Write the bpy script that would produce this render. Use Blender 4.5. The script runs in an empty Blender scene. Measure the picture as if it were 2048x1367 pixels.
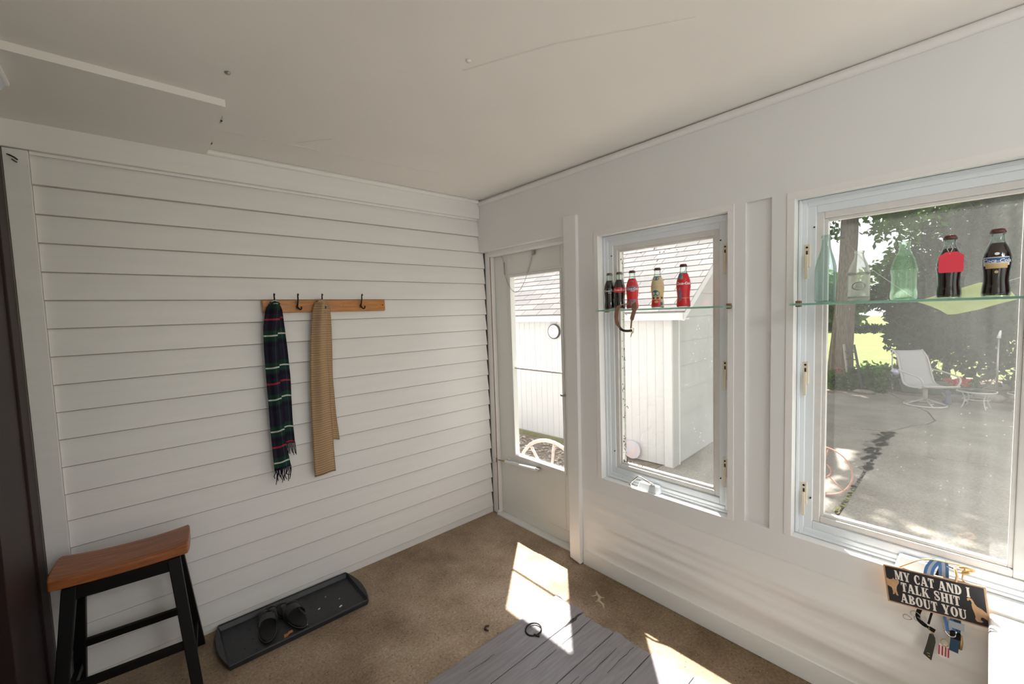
import bpy, math, random
import numpy as np
from math import sin, cos, pi, radians
from mathutils import Vector, Matrix, noise

random.seed(7); RNG = np.random.default_rng(11)
SC = bpy.context.scene
COL = SC.collection

# ------------------------------------------------------------------ camera
cam_d = bpy.data.cameras.new('camera'); cam = bpy.data.objects.new('camera', cam_d); COL.objects.link(cam)
cam_d.sensor_width = 36.0; cam_d.lens = 851.81 / 2048 * 36.0; cam_d.clip_start = 0.02; cam_d.clip_end = 300
yaw, pit, rol = radians(41.7113), radians(3.8386), radians(-1.8688)
fw = Vector((sin(yaw)*cos(pit), cos(yaw)*cos(pit), -sin(pit)))
r0 = Vector((cos(yaw), -sin(yaw), 0)); u0 = r0.cross(fw)
rt = r0*cos(rol) + u0*sin(rol); up = -r0*sin(rol) + u0*cos(rol)
CAM = Vector((-1.95588, -2.53012, 1.5355))
m3 = Matrix((rt, up, -fw)).transposed()
cam.matrix_world = Matrix.Translation(CAM) @ m3.to_4x4()
SC.camera = cam

# ------------------------------------------------------------------ world, sun, exposure
SUN_ENERGY = 19.0
SKY_STRENGTH = 2.0
world = bpy.data.worlds.new('sky'); SC.world = world; world.use_nodes = True
nt = world.node_tree; nt.nodes.clear()
wo = nt.nodes.new('ShaderNodeOutputWorld'); bg = nt.nodes.new('ShaderNodeBackground')
sky = nt.nodes.new('ShaderNodeTexSky'); sky.sky_type = 'HOSEK_WILKIE'; sky.turbidity = 5.0; sky.ground_albedo = 0.35
sdir = Vector((0.739*cos(radians(61.3)), 0.674*cos(radians(61.3)), sin(radians(61.3)))).normalized()
sky.sun_direction = sdir
mixw = nt.nodes.new('ShaderNodeMix'); mixw.data_type = 'RGBA'; mixw.inputs[0].default_value = 0.62
nt.links.new(sky.outputs[0], mixw.inputs[6]); mixw.inputs[7].default_value = (1.0, 0.99, 0.97, 1)
nt.links.new(mixw.outputs[2], bg.inputs[0]); bg.inputs[1].default_value = SKY_STRENGTH
nt.links.new(bg.outputs[0], wo.inputs[0])
sl = bpy.data.lights.new('sun', 'SUN'); sl.energy = SUN_ENERGY; sl.angle = radians(0.9); sl.color = (1.0, 0.955, 0.88)
so = bpy.data.objects.new('sun', sl); COL.objects.link(so)
so.rotation_euler = (-sdir).to_track_quat('-Z', 'Y').to_euler(); so.location = (6, 6, 14)
# two added fill lights out of view behind the camera, no real source there
def area(name, loc, target, sx, sy, power, col):
    l = bpy.data.lights.new(name, 'AREA'); l.shape = 'RECTANGLE'; l.size = sx; l.size_y = sy; l.energy = power; l.color = col
    o = bpy.data.objects.new(name, l); COL.objects.link(o); o.location = loc
    o.rotation_euler = (Vector(target)-Vector(loc)).to_track_quat('-Z', 'Y').to_euler(); return o
area('fill_light_back', (-2.26, -3.35, 1.15), (0, -2.3, 1.35), 1.0, 1.9, 6.5, (.97, .99, 1.0))
area('fill_light_top', (-1.1, -3.7, 2.30), (-1.1, -2.2, .4), .5, .5, 12, (1.0, .99, .97))
SC.view_settings.view_transform = 'Standard'; SC.view_settings.look = 'None'
SC.view_settings.exposure = 0.30; SC.view_settings.gamma = 1.0; SC.view_settings.use_curve_mapping = False
cy = SC.cycles
cy.max_bounces = 12; cy.diffuse_bounces = 7; cy.glossy_bounces = 4; cy.transmission_bounces = 8
cy.transparent_max_bounces = 40; cy.caustics_reflective = False; cy.caustics_refractive = False; cy.sample_clamp_indirect = 6.0

# ------------------------------------------------------------------ helpers
class MB:
    def __init__(s): s.v = []; s.f = []; s.mi = []; s.uv = {}
    def add(s, vs, fs, mi=0):
        b = len(s.v); s.v += [tuple(v) for v in vs]
        for f in fs: s.f.append(tuple(b+i for i in f)); s.mi.append(mi)
        return s
    def box(s, x0, x1, y0, y1, z0, z1, mi=0, M=None):
        x0, x1 = min(x0, x1), max(x0, x1); y0, y1 = min(y0, y1), max(y0, y1); z0, z1 = min(z0, z1), max(z0, z1)
        vs = [(x, y, z) for x in (x0, x1) for y in (y0, y1) for z in (z0, z1)]
        if M is not None: vs = [M @ Vector(v) for v in vs]
        return s.add(vs, [(0,1,3,2), (4,6,7,5), (0,4,5,1), (2,3,7,6), (0,2,6,4), (1,5,7,3)], mi)
    def hexa(s, b, t, mi=0):           # bottom quad b, top quad t (both counter-clockwise from above)
        return s.add(list(b)+list(t), [(3,2,1,0), (4,5,6,7), (0,1,5,4), (1,2,6,5), (2,3,7,6), (3,0,4,7)], mi)
    def bar(s, a, b, w, h, upv=(0,0,1), mi=0, w2=None, h2=None):
        a, b = Vector(a), Vector(b); d = (b-a).normalized(); upv = Vector(upv)
        sx = d.cross(upv)
        if sx.length < 1e-4: sx = d.cross(Vector((1,0,0)))
        sx.normalize(); sy = sx.cross(d).normalized()
        w2 = w if w2 is None else w2; h2 = h if h2 is None else h2
        q = lambda p, w, h: [p - sx*w/2 - sy*h/2, p + sx*w/2 - sy*h/2, p + sx*w/2 + sy*h/2, p - sx*w/2 + sy*h/2]
        vs = q(a, w, h) + q(b, w2, h2)
        return s.add(vs, [(0,1,2,3), (7,6,5,4), (0,4,5,1), (1,5,6,2), (2,6,7,3), (3,7,4,0)], mi)
    def tube(s, pts, r, n=8, mi=0, closed=False, flat=None):
        pts = [Vector(p) for p in pts]; k = len(pts)
        rs = r if isinstance(r, (list, tuple)) else [r]*k
        vs = []; prev = None
        for i, p in enumerate(pts):
            if closed: d = pts[(i+1) % k] - pts[i-1]
            else: d = pts[min(i+1, k-1)] - pts[max(i-1, 0)]
            d.normalize()
            if prev is None:
                a = Vector((0,0,1)) if abs(d.z) < .9 else Vector((1,0,0))
                nx = d.cross(a).normalized()
            else:
                nx = (prev - d*prev.dot(d)); 
                nx = nx.normalized() if nx.length > 1e-6 else d.cross(Vector((0,0,1))).normalized()
            prev = nx; ny = d.cross(nx)
            for j in range(n):
                t = 2*pi*j/n; vs.append(p + nx*cos(t)*rs[i] + ny*sin(t)*rs[i]*(flat or 1))
        fs = []
        rr = k if closed else k-1
        for i in range(rr):
            for j in range(n):
                a = i*n+j; b = i*n+(j+1) % n; c = ((i+1) % k)*n
                fs.append((a, b, c+(j+1) % n, c+j))
        if not closed: fs += [tuple(range(n-1, -1, -1)), tuple((k-1)*n+j for j in range(n))]
        return s.add(vs, fs, mi)
    def lathe(s, prof, n=24, c=(0,0,0), mi=0, a0=0, a1=2*pi, cap=True):
        full = abs(a1-a0-2*pi) < 1e-6; m = n if full else n+1
        vs = []; fs = []
        for r, z in prof:
            for j in range(m):
                t = a0+(a1-a0)*j/n; vs.append((c[0]+r*cos(t), c[1]+r*sin(t), c[2]+z))
        for i in range(len(prof)-1):
            for j in range(n):
                j2 = (j+1) % m if full else j+1
                fs.append((i*m+j, i*m+j2, (i+1)*m+j2, (i+1)*m+j))
        if full and cap: fs += [tuple(range(n-1, -1, -1)), tuple((len(prof)-1)*m+j for j in range(n))]
        return s.add(vs, fs, mi)
    def prism(s, poly, z0, z1, M=None, mi=0):
        n = len(poly); vs = [Vector((x, y, z0)) for x, y in poly]+[Vector((x, y, z1)) for x, y in poly]
        if M is not None: vs = [M @ v for v in vs]
        return s.add(vs, [tuple(range(n-1, -1, -1)), tuple(range(n, 2*n))]+[(i, (i+1) % n, n+(i+1) % n, n+i) for i in range(n)], mi)
    def ring_yz(s, y0, y1, z0, z1, w, xa, xb, wb=None, mi=0):   # rectangular frame in a plane of constant x
        wb = w if wb is None else wb
        s.box(xa, xb, y0, y0+w, z0, z1, mi); s.box(xa, xb, y1-w, y1, z0, z1, mi)
        s.box(xa, xb, y0+w, y1-w, z0, z0+wb, mi); s.box(xa, xb, y0+w, y1-w, z1-w, z1, mi); return s
    def grid(s, fn, nu, nv, mi=0, uv=True):
        b = len(s.v); vs = [fn(i/nu, j/nv) for j in range(nv+1) for i in range(nu+1)]
        s.add(vs, [(j*(nu+1)+i, j*(nu+1)+i+1, (j+1)*(nu+1)+i+1, (j+1)*(nu+1)+i) for j in range(nv) for i in range(nu)], mi)
        if uv:
            for j in range(nv+1):
                for i in range(nu+1): s.uv[b+j*(nu+1)+i] = (i/nu, j/nv)
        return s
    def mesh(s, name, smooth=False):
        me = bpy.data.meshes.new(name); me.from_pydata([tuple(v) for v in s.v], [], s.f)
        if any(s.mi): me.polygons.foreach_set('material_index', s.mi)
        if s.uv:
            l = me.uv_layers.new(name='UVMap')
            vi = np.zeros(len(me.loops), np.int32); me.loops.foreach_get('vertex_index', vi)
            l.data.foreach_set('uv', np.array([s.uv.get(int(i), (0, 0)) for i in vi], np.float32).ravel())
        if smooth: me.polygons.foreach_set('use_smooth', [True]*len(me.polygons))
        me.update(); return me
    def build(s, name, mat, parent=None, smooth=False, bevel=0, seg=2, loc=None, autos=None):
        me = s.mesh(name, smooth); o = bpy.data.objects.new(name, me); COL.objects.link(o)
        for m in (mat if isinstance(mat, (list, tuple)) else [mat]): me.materials.append(m)
        if parent is not None: o.parent = parent
        if loc is not None: o.location = loc
        if bevel:
            b = o.modifiers.new('bevel', 'BEVEL'); b.width = bevel; b.segments = seg; b.limit_method = 'ANGLE'; b.angle_limit = radians(40)
        if smooth and autos is not None:
            try:
                bm_sharp(me, autos)
            except Exception: pass
        return o
def bm_sharp(me, ang):
    import bmesh
    b = bmesh.new(); b.from_mesh(me)
    for e in b.edges:
        if len(e.link_faces) == 2 and e.calc_face_angle(0) > ang: e.smooth = False
    b.to_mesh(me); b.free()
def tag(o, label=None, cat=None, group=None, kind=None):
    if label: o['label'] = label
    if cat: o['category'] = cat
    if group: o['group'] = group
    if kind: o['kind'] = kind
    return o
def empty(name, loc=(0,0,0), rz=0, label=None, cat=None, group=None, kind=None):
    o = bpy.data.objects.new(name, None); COL.objects.link(o); o.location = loc; o.rotation_euler.z = rz; o.empty_display_size = .05
    return tag(o, label, cat, group, kind)
def copy_tree(o, parent=None):
    c = o.copy(); COL.objects.link(c); c.parent = parent
    for ch in list(o.children): copy_tree(ch, c)
    return c
def structure(o): o['kind'] = 'structure'; return o

# ------------------------------------------------------------------ materials
def mat(name, col, rough=.6, metal=0, bump=0, bscale=60, var=0, vscale=6, col2=None, spec=.5, stretch=None, detail=4, coat=0, sub=None):
    m = bpy.data.materials.new(name); m.use_nodes = True; n = m.node_tree; p = n.nodes['Principled BSDF']
    p.inputs['Base Color'].default_value = (*col, 1); p.inputs['Roughness'].default_value = rough; p.inputs['Metallic'].default_value = metal
    p.inputs['Specular IOR Level'].default_value = spec
    if coat: p.inputs['Coat Weight'].default_value = coat
    tc = None
    def coord():
        nonlocal tc
        if tc is None:
            tc = n.nodes.new('ShaderNodeTexCoord'); mp = n.nodes.new('ShaderNodeMapping'); n.links.new(tc.outputs['Object'], mp.inputs[0])
            if stretch: mp.inputs['Scale'].default_value = stretch
            tc = mp
        return tc.outputs[0]
    if var or col2:
        t = n.nodes.new('ShaderNodeTexNoise'); t.inputs['Scale'].default_value = vscale; t.inputs['Detail'].default_value = detail
        n.links.new(coord(), t.inputs['Vector'])
        r = n.nodes.new('ShaderNodeValToRGB'); n.links.new(t.outputs[0], r.inputs[0])
        c2 = col2 or tuple(max(0, c*(1-var)) for c in col)
        r.color_ramp.elements[0].position = .35; r.color_ramp.elements[0].color = (*c2, 1)
        r.color_ramp.elements[1].position = .65; r.color_ramp.elements[1].color = (*col, 1)
        n.links.new(r.outputs[0], p.inputs['Base Color'])
    if bump:
        t = n.nodes.new('ShaderNodeTexNoise'); t.inputs['Scale'].default_value = bscale; t.inputs['Detail'].default_value = 5
        n.links.new(coord(), t.inputs['Vector'])
        b = n.nodes.new('ShaderNodeBump'); b.inputs['Strength'].default_value = bump; b.inputs['Distance'].default_value = .004
        n.links.new(t.outputs[0], b.inputs['Height']); n.links.new(b.outputs[0], p.inputs['Normal'])
    return m
def pane_mat(name, dust=.05, noise_amt=.05, nscale=6, specks=0, tint=(1,1,1), grad=None, gloss=.05, dustcol=(.85,.87,.85)):
    """window glass: clear with a reflection, plus a film of real dust that scatters light both ways"""
    m = bpy.data.materials.new(name); m.use_nodes = True; n = m.node_tree; n.nodes.clear(); L = n.links.new
    out = n.nodes.new('ShaderNodeOutputMaterial'); tr = n.nodes.new('ShaderNodeBsdfTransparent'); tr.inputs[0].default_value = (*tint, 1)
    gl = n.nodes.new('ShaderNodeBsdfGlossy'); gl.inputs['Roughness'].default_value = .02
    m1 = n.nodes.new('ShaderNodeMixShader'); m1.inputs[0].default_value = gloss; L(tr.outputs[0], m1.inputs[1]); L(gl.outputs[0], m1.inputs[2])
    if dust == 0: L(m1.outputs[0], out.inputs[0]); return m
    tl = n.nodes.new('ShaderNodeBsdfTranslucent'); df = n.nodes.new('ShaderNodeBsdfDiffuse')
    tl.inputs[0].default_value = (*dustcol, 1); df.inputs[0].default_value = (*dustcol, 1)
    md = n.nodes.new('ShaderNodeMixShader'); md.inputs[0].default_value = .35; L(tl.outputs[0], md.inputs[1]); L(df.outputs[0], md.inputs[2])
    tc = n.nodes.new('ShaderNodeTexCoord')
    nz = n.nodes.new('ShaderNodeTexNoise'); nz.inputs['Scale'].default_value = nscale; nz.inputs['Detail'].default_value = 6; L(tc.outputs['Object'], nz.inputs['Vector'])
    ma = n.nodes.new('ShaderNodeMath'); ma.operation = 'MULTIPLY_ADD'; L(nz.outputs[0], ma.inputs[0]); ma.inputs[1].default_value = noise_amt*2; ma.inputs[2].default_value = dust-noise_amt
    cur = ma.outputs[0]
    if grad:                                        # dirt thickens towards one end of the pane: (axis, from, to, extra)
        sx = n.nodes.new('ShaderNodeSeparateXYZ'); L(tc.outputs['Object'], sx.inputs[0])
        mr = n.nodes.new('ShaderNodeMapRange'); L(sx.outputs[grad[0]], mr.inputs[0])
        mr.inputs[1].default_value = grad[1]; mr.inputs[2].default_value = grad[2]; mr.inputs[3].default_value = 0; mr.inputs[4].default_value = grad[3]
        st = n.nodes.new('ShaderNodeTexNoise'); mp = n.nodes.new('ShaderNodeMapping'); L(tc.outputs['Object'], mp.inputs[0]); mp.inputs['Scale'].default_value = (1, 14, 1.2); L(mp.outputs[0], st.inputs['Vector']); st.inputs['Scale'].default_value = 2
        mm = n.nodes.new('ShaderNodeMath'); mm.operation = 'MULTIPLY'; L(mr.outputs[0], mm.inputs[0]); L(st.outputs[0], mm.inputs[1])
        ad = n.nodes.new('ShaderNodeMath'); L(cur, ad.inputs[0]); L(mm.outputs[0], ad.inputs[1]); cur = ad.outputs[0]
    if specks:
        vo = n.nodes.new('ShaderNodeTexVoronoi'); vo.inputs['Scale'].default_value = 45; L(tc.outputs['Object'], vo.inputs['Vector'])
        lt = n.nodes.new('ShaderNodeMath'); lt.operation = 'LESS_THAN'; L(vo.outputs['Distance'], lt.inputs[0]); lt.inputs[1].default_value = .11
        n2 = n.nodes.new('ShaderNodeTexNoise'); n2.inputs['Scale'].default_value = 7; L(tc.outputs['Object'], n2.inputs['Vector'])
        gt = n.nodes.new('ShaderNodeMath'); gt.operation = 'GREATER_THAN'; L(n2.outputs[0], gt.inputs[0]); gt.inputs[1].default_value = .55
        mu = n.nodes.new('ShaderNodeMath'); mu.operation = 'MULTIPLY'; L(lt.outputs[0], mu.inputs[0]); L(gt.outputs[0], mu.inputs[1])
        m2 = n.nodes.new('ShaderNodeMath'); m2.operation = 'MULTIPLY_ADD'; L(mu.outputs[0], m2.inputs[0]); m2.inputs[1].default_value = specks; L(cur, m2.inputs[2]); cur = m2.outputs[0]
    cl = n.nodes.new('ShaderNodeClamp'); L(cur, cl.inputs[0])
    mx = n.nodes.new('ShaderNodeMixShader'); L(cl.outputs[0], mx.inputs[0]); L(m1.outputs[0], mx.inputs[1]); L(md.outputs[0], mx.inputs[2])
    L(mx.outputs[0], out.inputs[0]); return m
def bottle_glass(name, tint, edge=.25, body=0.0, bodycol=(1,1,1)):
    m = bpy.data.materials.new(name); m.use_nodes = True; n = m.node_tree; n.nodes.clear(); L = n.links.new
    out = n.nodes.new('ShaderNodeOutputMaterial'); tr = n.nodes.new('ShaderNodeBsdfTransparent'); tr.inputs[0].default_value = (*tint, 1)
    gl = n.nodes.new('ShaderNodeBsdfGlossy'); gl.inputs['Roughness'].default_value = .06
    lw = n.nodes.new('ShaderNodeLayerWeight'); lw.inputs[0].default_value = edge
    mm = n.nodes.new('ShaderNodeMath'); mm.operation = 'MULTIPLY_ADD'; L(lw.outputs['Fresnel'], mm.inputs[0]); mm.inputs[1].default_value = .8; mm.inputs[2].default_value = .02
    mx = n.nodes.new('ShaderNodeMixShader'); L(mm.outputs[0], mx.inputs[0]); L(tr.outputs[0], mx.inputs[1]); L(gl.outputs[0], mx.inputs[2])
    if body:
        tl = n.nodes.new('ShaderNodeBsdfTranslucent'); tl.inputs[0].default_value = (*bodycol, 1)
        m2 = n.nodes.new('ShaderNodeMixShader'); m2.inputs[0].default_value = body; L(mx.outputs[0], m2.inputs[1]); L(tl.outputs[0], m2.inputs[2]); L(m2.outputs[0], out.inputs[0])
    else: L(mx.outputs[0], out.inputs[0])
    return m
def leaf_mat(name, col, col2, trans=.45):
    m = bpy.data.materials.new(name); m.use_nodes = True; n = m.node_tree; n.nodes.clear(); L = n.links.new
    out = n.nodes.new('ShaderNodeOutputMaterial'); tc = n.nodes.new('ShaderNodeTexCoord'); nz = n.nodes.new('ShaderNodeTexNoise'); nz.inputs['Scale'].default_value = 2.5
    L(tc.outputs['Object'], nz.inputs['Vector']); r = n.nodes.new('ShaderNodeValToRGB'); L(nz.outputs[0], r.inputs[0])
    r.color_ramp.elements[0].position = .35; r.color_ramp.elements[1].position = .65
    r.color_ramp.elements[0].color = (*col, 1); r.color_ramp.elements[1].color = (*col2, 1)
    d = n.nodes.new('ShaderNodeBsdfDiffuse'); t = n.nodes.new('ShaderNodeBsdfTranslucent'); L(r.outputs[0], d.inputs[0]); L(r.outputs[0], t.inputs[0])
    mx = n.nodes.new('ShaderNodeMixShader'); mx.inputs[0].default_value = trans; L(d.outputs[0], mx.inputs[1]); L(t.outputs[0], mx.inputs[2]); L(mx.outputs[0], out.inputs[0])
    return m

M = {}
M['siding'] = mat('siding paint', (.81, .80, .785), .42, bump=.12, bscale=14, stretch=(1.2, 20, 14), var=.03, vscale=2)
M['arris'] = mat('lap shadow edge', (.48, .46, .43), .8, var=.2, vscale=9)  # shadow line under each lap, painted onto the board's lower edge
M['wall'] = mat('white wall paint', (.795, .80, .795), .5, bump=.05, bscale=40, var=.02, vscale=3)
M['trim'] = mat('white trim paint', (.82, .815, .80), .4, bump=.04, bscale=50)
M['ceil'] = mat('ceiling paint', (.82, .795, .765), .55, bump=.06, bscale=30, var=.03, vscale=2.2)
M['seam'] = mat('seam filler', (.72, .70, .67), .6)
M['vinyl'] = mat('window vinyl', (.78, .83, .87), .35)
M['bead'] = mat('sash vinyl', (.74, .73, .71), .4, var=.06, vscale=25)
M['extframe'] = mat('weathered outer stop', (.50, .53, .47), .7, var=.5, vscale=60)
M['door'] = mat('storm door enamel', (.82, .83, .80), .35)
M['gap'] = mat('dark joint', (.06, .055, .05), .9)
M['rust'] = mat('rusty edge', (.30, .16, .09), .8, var=.4, vscale=40)
M['brown'] = mat('dark brown paint', (.028, .0135, .0135), .5, bump=.06, bscale=40, var=.25, vscale=4, spec=.2)
M['black'] = mat('black paint', (.005, .0045, .0045), .5, bump=.05, bscale=60, spec=.2)
M['iron'] = mat('black iron', (.012, .010, .009), .45, .3)
M['chrome'] = mat('chrome', (.78, .77, .76), .2, 1)
M['steel'] = mat('dull steel', (.42, .40, .37), .4, .9)
M['brass'] = mat('brass', (.55, .38, .15), .4, .8)
M['ivory'] = mat('ivory plastic', (.72, .66, .53), .45)
M['whiteplastic'] = mat('white plastic', (.82, .83, .84), .4)
M['traygrey'] = mat('boot tray plastic', (.028, .030, .036), .45, bump=.12, bscale=160, var=.2, vscale=30)
M['rubber'] = mat('black rubber foam', (.012, .011, .011), .75, bump=.2, bscale=200)
M['strap'] = mat('black strap', (.022, .021, .021), .5)
M['solegrey'] = mat('sole edge', (.10, .09, .085), .6)
M['white_enamel'] = mat('white enamel', (.86, .87, .87), .25)
M['label_white'] = mat('white print', (.88, .86, .84), .4)
M['label_red'] = mat('red print', (.66, .02, .025), .32)
M['label_blue'] = mat('blue print', (.03, .12, .34), .4)
M['label_teal'] = mat('teal print', (.02, .17, .32), .4)
M['label_cream'] = mat('cream print', (.72, .60, .30), .4, var=.12, vscale=25)
M['label_mauve'] = mat('mauve print', (.36, .20, .30), .4, var=.4, vscale=80)
M['label_grey'] = mat('grey print', (.35, .33, .36), .4, var=.5, vscale=60)
M['label_tan'] = mat('tan print', (.62, .45, .22), .4)
M['label_brown'] = mat('brown print', (.16, .06, .03), .4, var=.5, vscale=60)
M['cola'] = mat('cola', (.028, .008, .007), .08, coat=.6)
M['cap_rust'] = mat('rusty red cap', (.15, .055, .04), .5, .3, var=.4, vscale=120)
M['cap_grey'] = mat('worn cap', (.22, .19, .15), .5, .4, var=.4, vscale=120)
M['tag_red'] = mat('red paper tag', (.78, .05, .085), .6)
M['leather'] = mat('tan leather', (.36, .20, .135), .6, bump=.15, bscale=120, var=.25, vscale=30)
M['darkleather'] = mat('dark leather', (.055, .025, .02), .5)
M['rope'] = mat('jute rope', (.62, .38, .16), .85, bump=.3, bscale=250)
M['signwood'] = mat('sign wood edge', (.52, .33, .20), .6, bump=.1, bscale=80, var=.2, vscale=30)
M['signblack'] = mat('sign black', (.014, .014, .018), .5)
M['signtext'] = mat('sign cream lettering', (.78, .72, .66), .55)
M['signcat'] = mat('sign bare wood', (.62, .37, .20), .55, var=.2, vscale=40)
M['nylon_blue'] = mat('blue nylon', (.06, .17, .40), .65)
M['nylon_grey'] = mat('grey nylon', (.36, .40, .45), .65)
M['nylon_navy'] = mat('navy nylon', (.02, .06, .13), .65)
M['tag_dark'] = mat('dark green leather', (.030, .032, .024), .45)
M['tag_white'] = mat('white tag print', (.75, .70, .70), .4)
M['tag_darkred'] = mat('dark red tag print', (.40, .05, .07), .4)
M['shelf'] = bottle_glass('shelf glass', (.80, .93, .87), .15)
M['shelf_edge'] = bottle_glass('green glass edge', (.85, .95, .92), .12, .80, (.74, .92, .87))
M['pane_door'] = pane_mat('door pane', .012, .01, 5)
M['pane_left'] = pane_mat('dusty left window pane', .015, .012, 6, specks=.22, grad=(1, -1.45, -1.68, .07))
M['pane_right'] = pane_mat('hazy right window pane', .024, .010, 4, specks=.12, grad=(1, -2.25, -2.60, .075))
M['added_pane_far'] = pane_mat('clean added pane', 0)
# ---- stained concrete
def concrete(name, base, dark, light, scale=1.0, speck=True, rough=.8):
    m = bpy.data.materials.new(name); m.use_nodes = True; n = m.node_tree; p = n.nodes['Principled BSDF']; L = n.links.new
    p.inputs['Roughness'].default_value = rough; p.inputs['Specular IOR Level'].default_value = .3
    tc = n.nodes.new('ShaderNodeTexCoord')
    a = n.nodes.new('ShaderNodeTexNoise'); a.inputs['Scale'].default_value = 2.2*scale; a.inputs['Detail'].default_value = 8; a.inputs['Roughness'].default_value = .62; L(tc.outputs['Object'], a.inputs['Vector'])
    r = n.nodes.new('ShaderNodeValToRGB'); L(a.outputs[0], r.inputs[0]); e = r.color_ramp.elements
    e[0].position = .32; e[0].color = (*dark, 1); e[1].position = .70; e[1].color = (*light, 1); x = e.new(.5); x.color = (*base, 1)
    b = n.nodes.new('ShaderNodeTexNoise'); b.inputs['Scale'].default_value = 90*scale; b.inputs['Detail'].default_value = 3; L(tc.outputs['Object'], b.inputs['Vector'])
    rb = n.nodes.new('ShaderNodeValToRGB'); L(b.outputs[0], rb.inputs[0]); rb.color_ramp.elements[0].position = .3; rb.color_ramp.elements[0].color = (.72, .72, .72, 1); rb.color_ramp.elements[1].position = .7; rb.color_ramp.elements[1].color = (1.15, 1.15, 1.15, 1)
    mx = n.nodes.new('ShaderNodeMix'); mx.data_type = 'RGBA'; mx.blend_type = 'MULTIPLY'; mx.inputs[0].default_value = 1; L(r.outputs[0], mx.inputs[6]); L(rb.outputs[0], mx.inputs[7])
    cur = mx.outputs[2]
    if speck:
        for sc, th, c in ((38, .11, (.11, .085, .07)), (55, .09, (.62, .57, .50))):
            v = n.nodes.new('ShaderNodeTexVoronoi'); v.inputs['Scale'].default_value = sc*scale; L(tc.outputs['Object'], v.inputs['Vector'])
            lt = n.nodes.new('ShaderNodeMath'); lt.operation = 'LESS_THAN'; L(v.outputs['Distance'], lt.inputs[0]); lt.inputs[1].default_value = th
            m2 = n.nodes.new('ShaderNodeMix'); m2.data_type = 'RGBA'; L(lt.outputs[0], m2.inputs[0]); L(cur, m2.inputs[6]); m2.inputs[7].default_value = (*c, 1); cur = m2.outputs[2]
    L(cur, p.inputs['Base Color'])
    bp = n.nodes.new('ShaderNodeBump'); bp.inputs['Strength'].default_value = .35; bp.inputs['Distance'].default_value = .003; L(b.outputs[0], bp.inputs['Height']); L(bp.outputs[0], p.inputs['Normal'])
    return m
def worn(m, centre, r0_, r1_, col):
    """pale patch inside the door: foot wear plus painted bounce light round the sun patch"""
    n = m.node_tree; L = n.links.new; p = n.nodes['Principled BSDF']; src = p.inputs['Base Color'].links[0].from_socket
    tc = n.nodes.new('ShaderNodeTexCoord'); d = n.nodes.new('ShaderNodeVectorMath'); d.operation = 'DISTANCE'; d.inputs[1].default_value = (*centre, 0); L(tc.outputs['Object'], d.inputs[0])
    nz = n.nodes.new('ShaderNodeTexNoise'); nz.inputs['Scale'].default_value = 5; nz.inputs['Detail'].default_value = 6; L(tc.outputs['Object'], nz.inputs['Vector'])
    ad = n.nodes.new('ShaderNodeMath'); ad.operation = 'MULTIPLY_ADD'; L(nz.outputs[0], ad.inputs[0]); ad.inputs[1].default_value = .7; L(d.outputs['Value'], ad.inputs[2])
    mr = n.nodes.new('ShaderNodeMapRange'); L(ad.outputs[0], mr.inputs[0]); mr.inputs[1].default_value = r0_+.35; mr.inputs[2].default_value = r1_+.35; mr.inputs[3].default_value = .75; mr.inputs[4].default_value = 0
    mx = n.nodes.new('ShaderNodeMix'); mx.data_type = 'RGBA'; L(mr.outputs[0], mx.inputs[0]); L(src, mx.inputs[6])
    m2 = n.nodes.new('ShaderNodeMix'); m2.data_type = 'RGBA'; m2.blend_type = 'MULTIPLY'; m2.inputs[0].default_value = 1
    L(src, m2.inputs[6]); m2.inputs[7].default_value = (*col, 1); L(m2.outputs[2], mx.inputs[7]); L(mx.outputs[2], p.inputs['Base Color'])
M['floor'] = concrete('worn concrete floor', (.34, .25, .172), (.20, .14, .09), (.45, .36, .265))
worn(M['floor'], (-.55, -.85), .15, .75, (1.55, 1.65, 1.8))  # worn concrete, with the sun patch's bounce light painted into its colour
def stained(m, x0, x1, col):
    n = m.node_tree; L = n.links.new; p = n.nodes['Principled BSDF']; src = p.inputs['Base Color'].links[0].from_socket
    tc = n.nodes.new('ShaderNodeTexCoord'); sx = n.nodes.new('ShaderNodeSeparateXYZ'); L(tc.outputs['Object'], sx.inputs[0])
    nz = n.nodes.new('ShaderNodeTexNoise'); nz.inputs['Scale'].default_value = 7; nz.inputs['Detail'].default_value = 7; L(tc.outputs['Object'], nz.inputs['Vector'])
    ad = n.nodes.new('ShaderNodeMath'); ad.operation = 'MULTIPLY_ADD'; L(nz.outputs[0], ad.inputs[0]); ad.inputs[1].default_value = .45; L(sx.outputs[0], ad.inputs[2])
    mr = n.nodes.new('ShaderNodeMapRange'); L(ad.outputs[0], mr.inputs[0]); mr.inputs[1].default_value = x0+.22; mr.inputs[2].default_value = x1+.22
    sy = n.nodes.new('ShaderNodeMapRange'); L(sx.outputs[1], sy.inputs[0]); sy.inputs[1].default_value = -.85; sy.inputs[2].default_value = -1.1
    mu = n.nodes.new('ShaderNodeMath'); mu.operation = 'MULTIPLY'; L(mr.outputs[0], mu.inputs[0]); L(sy.outputs[0], mu.inputs[1])
    m2 = n.nodes.new('ShaderNodeMix'); m2.data_type = 'RGBA'; m2.blend_type = 'MULTIPLY'; m2.inputs[7].default_value = (*col, 1); L(mu.outputs[0], m2.inputs[0]); L(src, m2.inputs[6]); L(m2.outputs[2], p.inputs['Base Color'])
stained(M['floor'], -.42, -.10, (.62, .60, .52))
M['patio'] = concrete('patio concrete', (.27, .248, .212), (.20, .182, .153), (.345, .318, .275), .6, False)
M['walk'] = concrete('pale walk concrete', (.55, .52, .47), (.45, .42, .37), (.63, .60, .55), .6, False)
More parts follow.
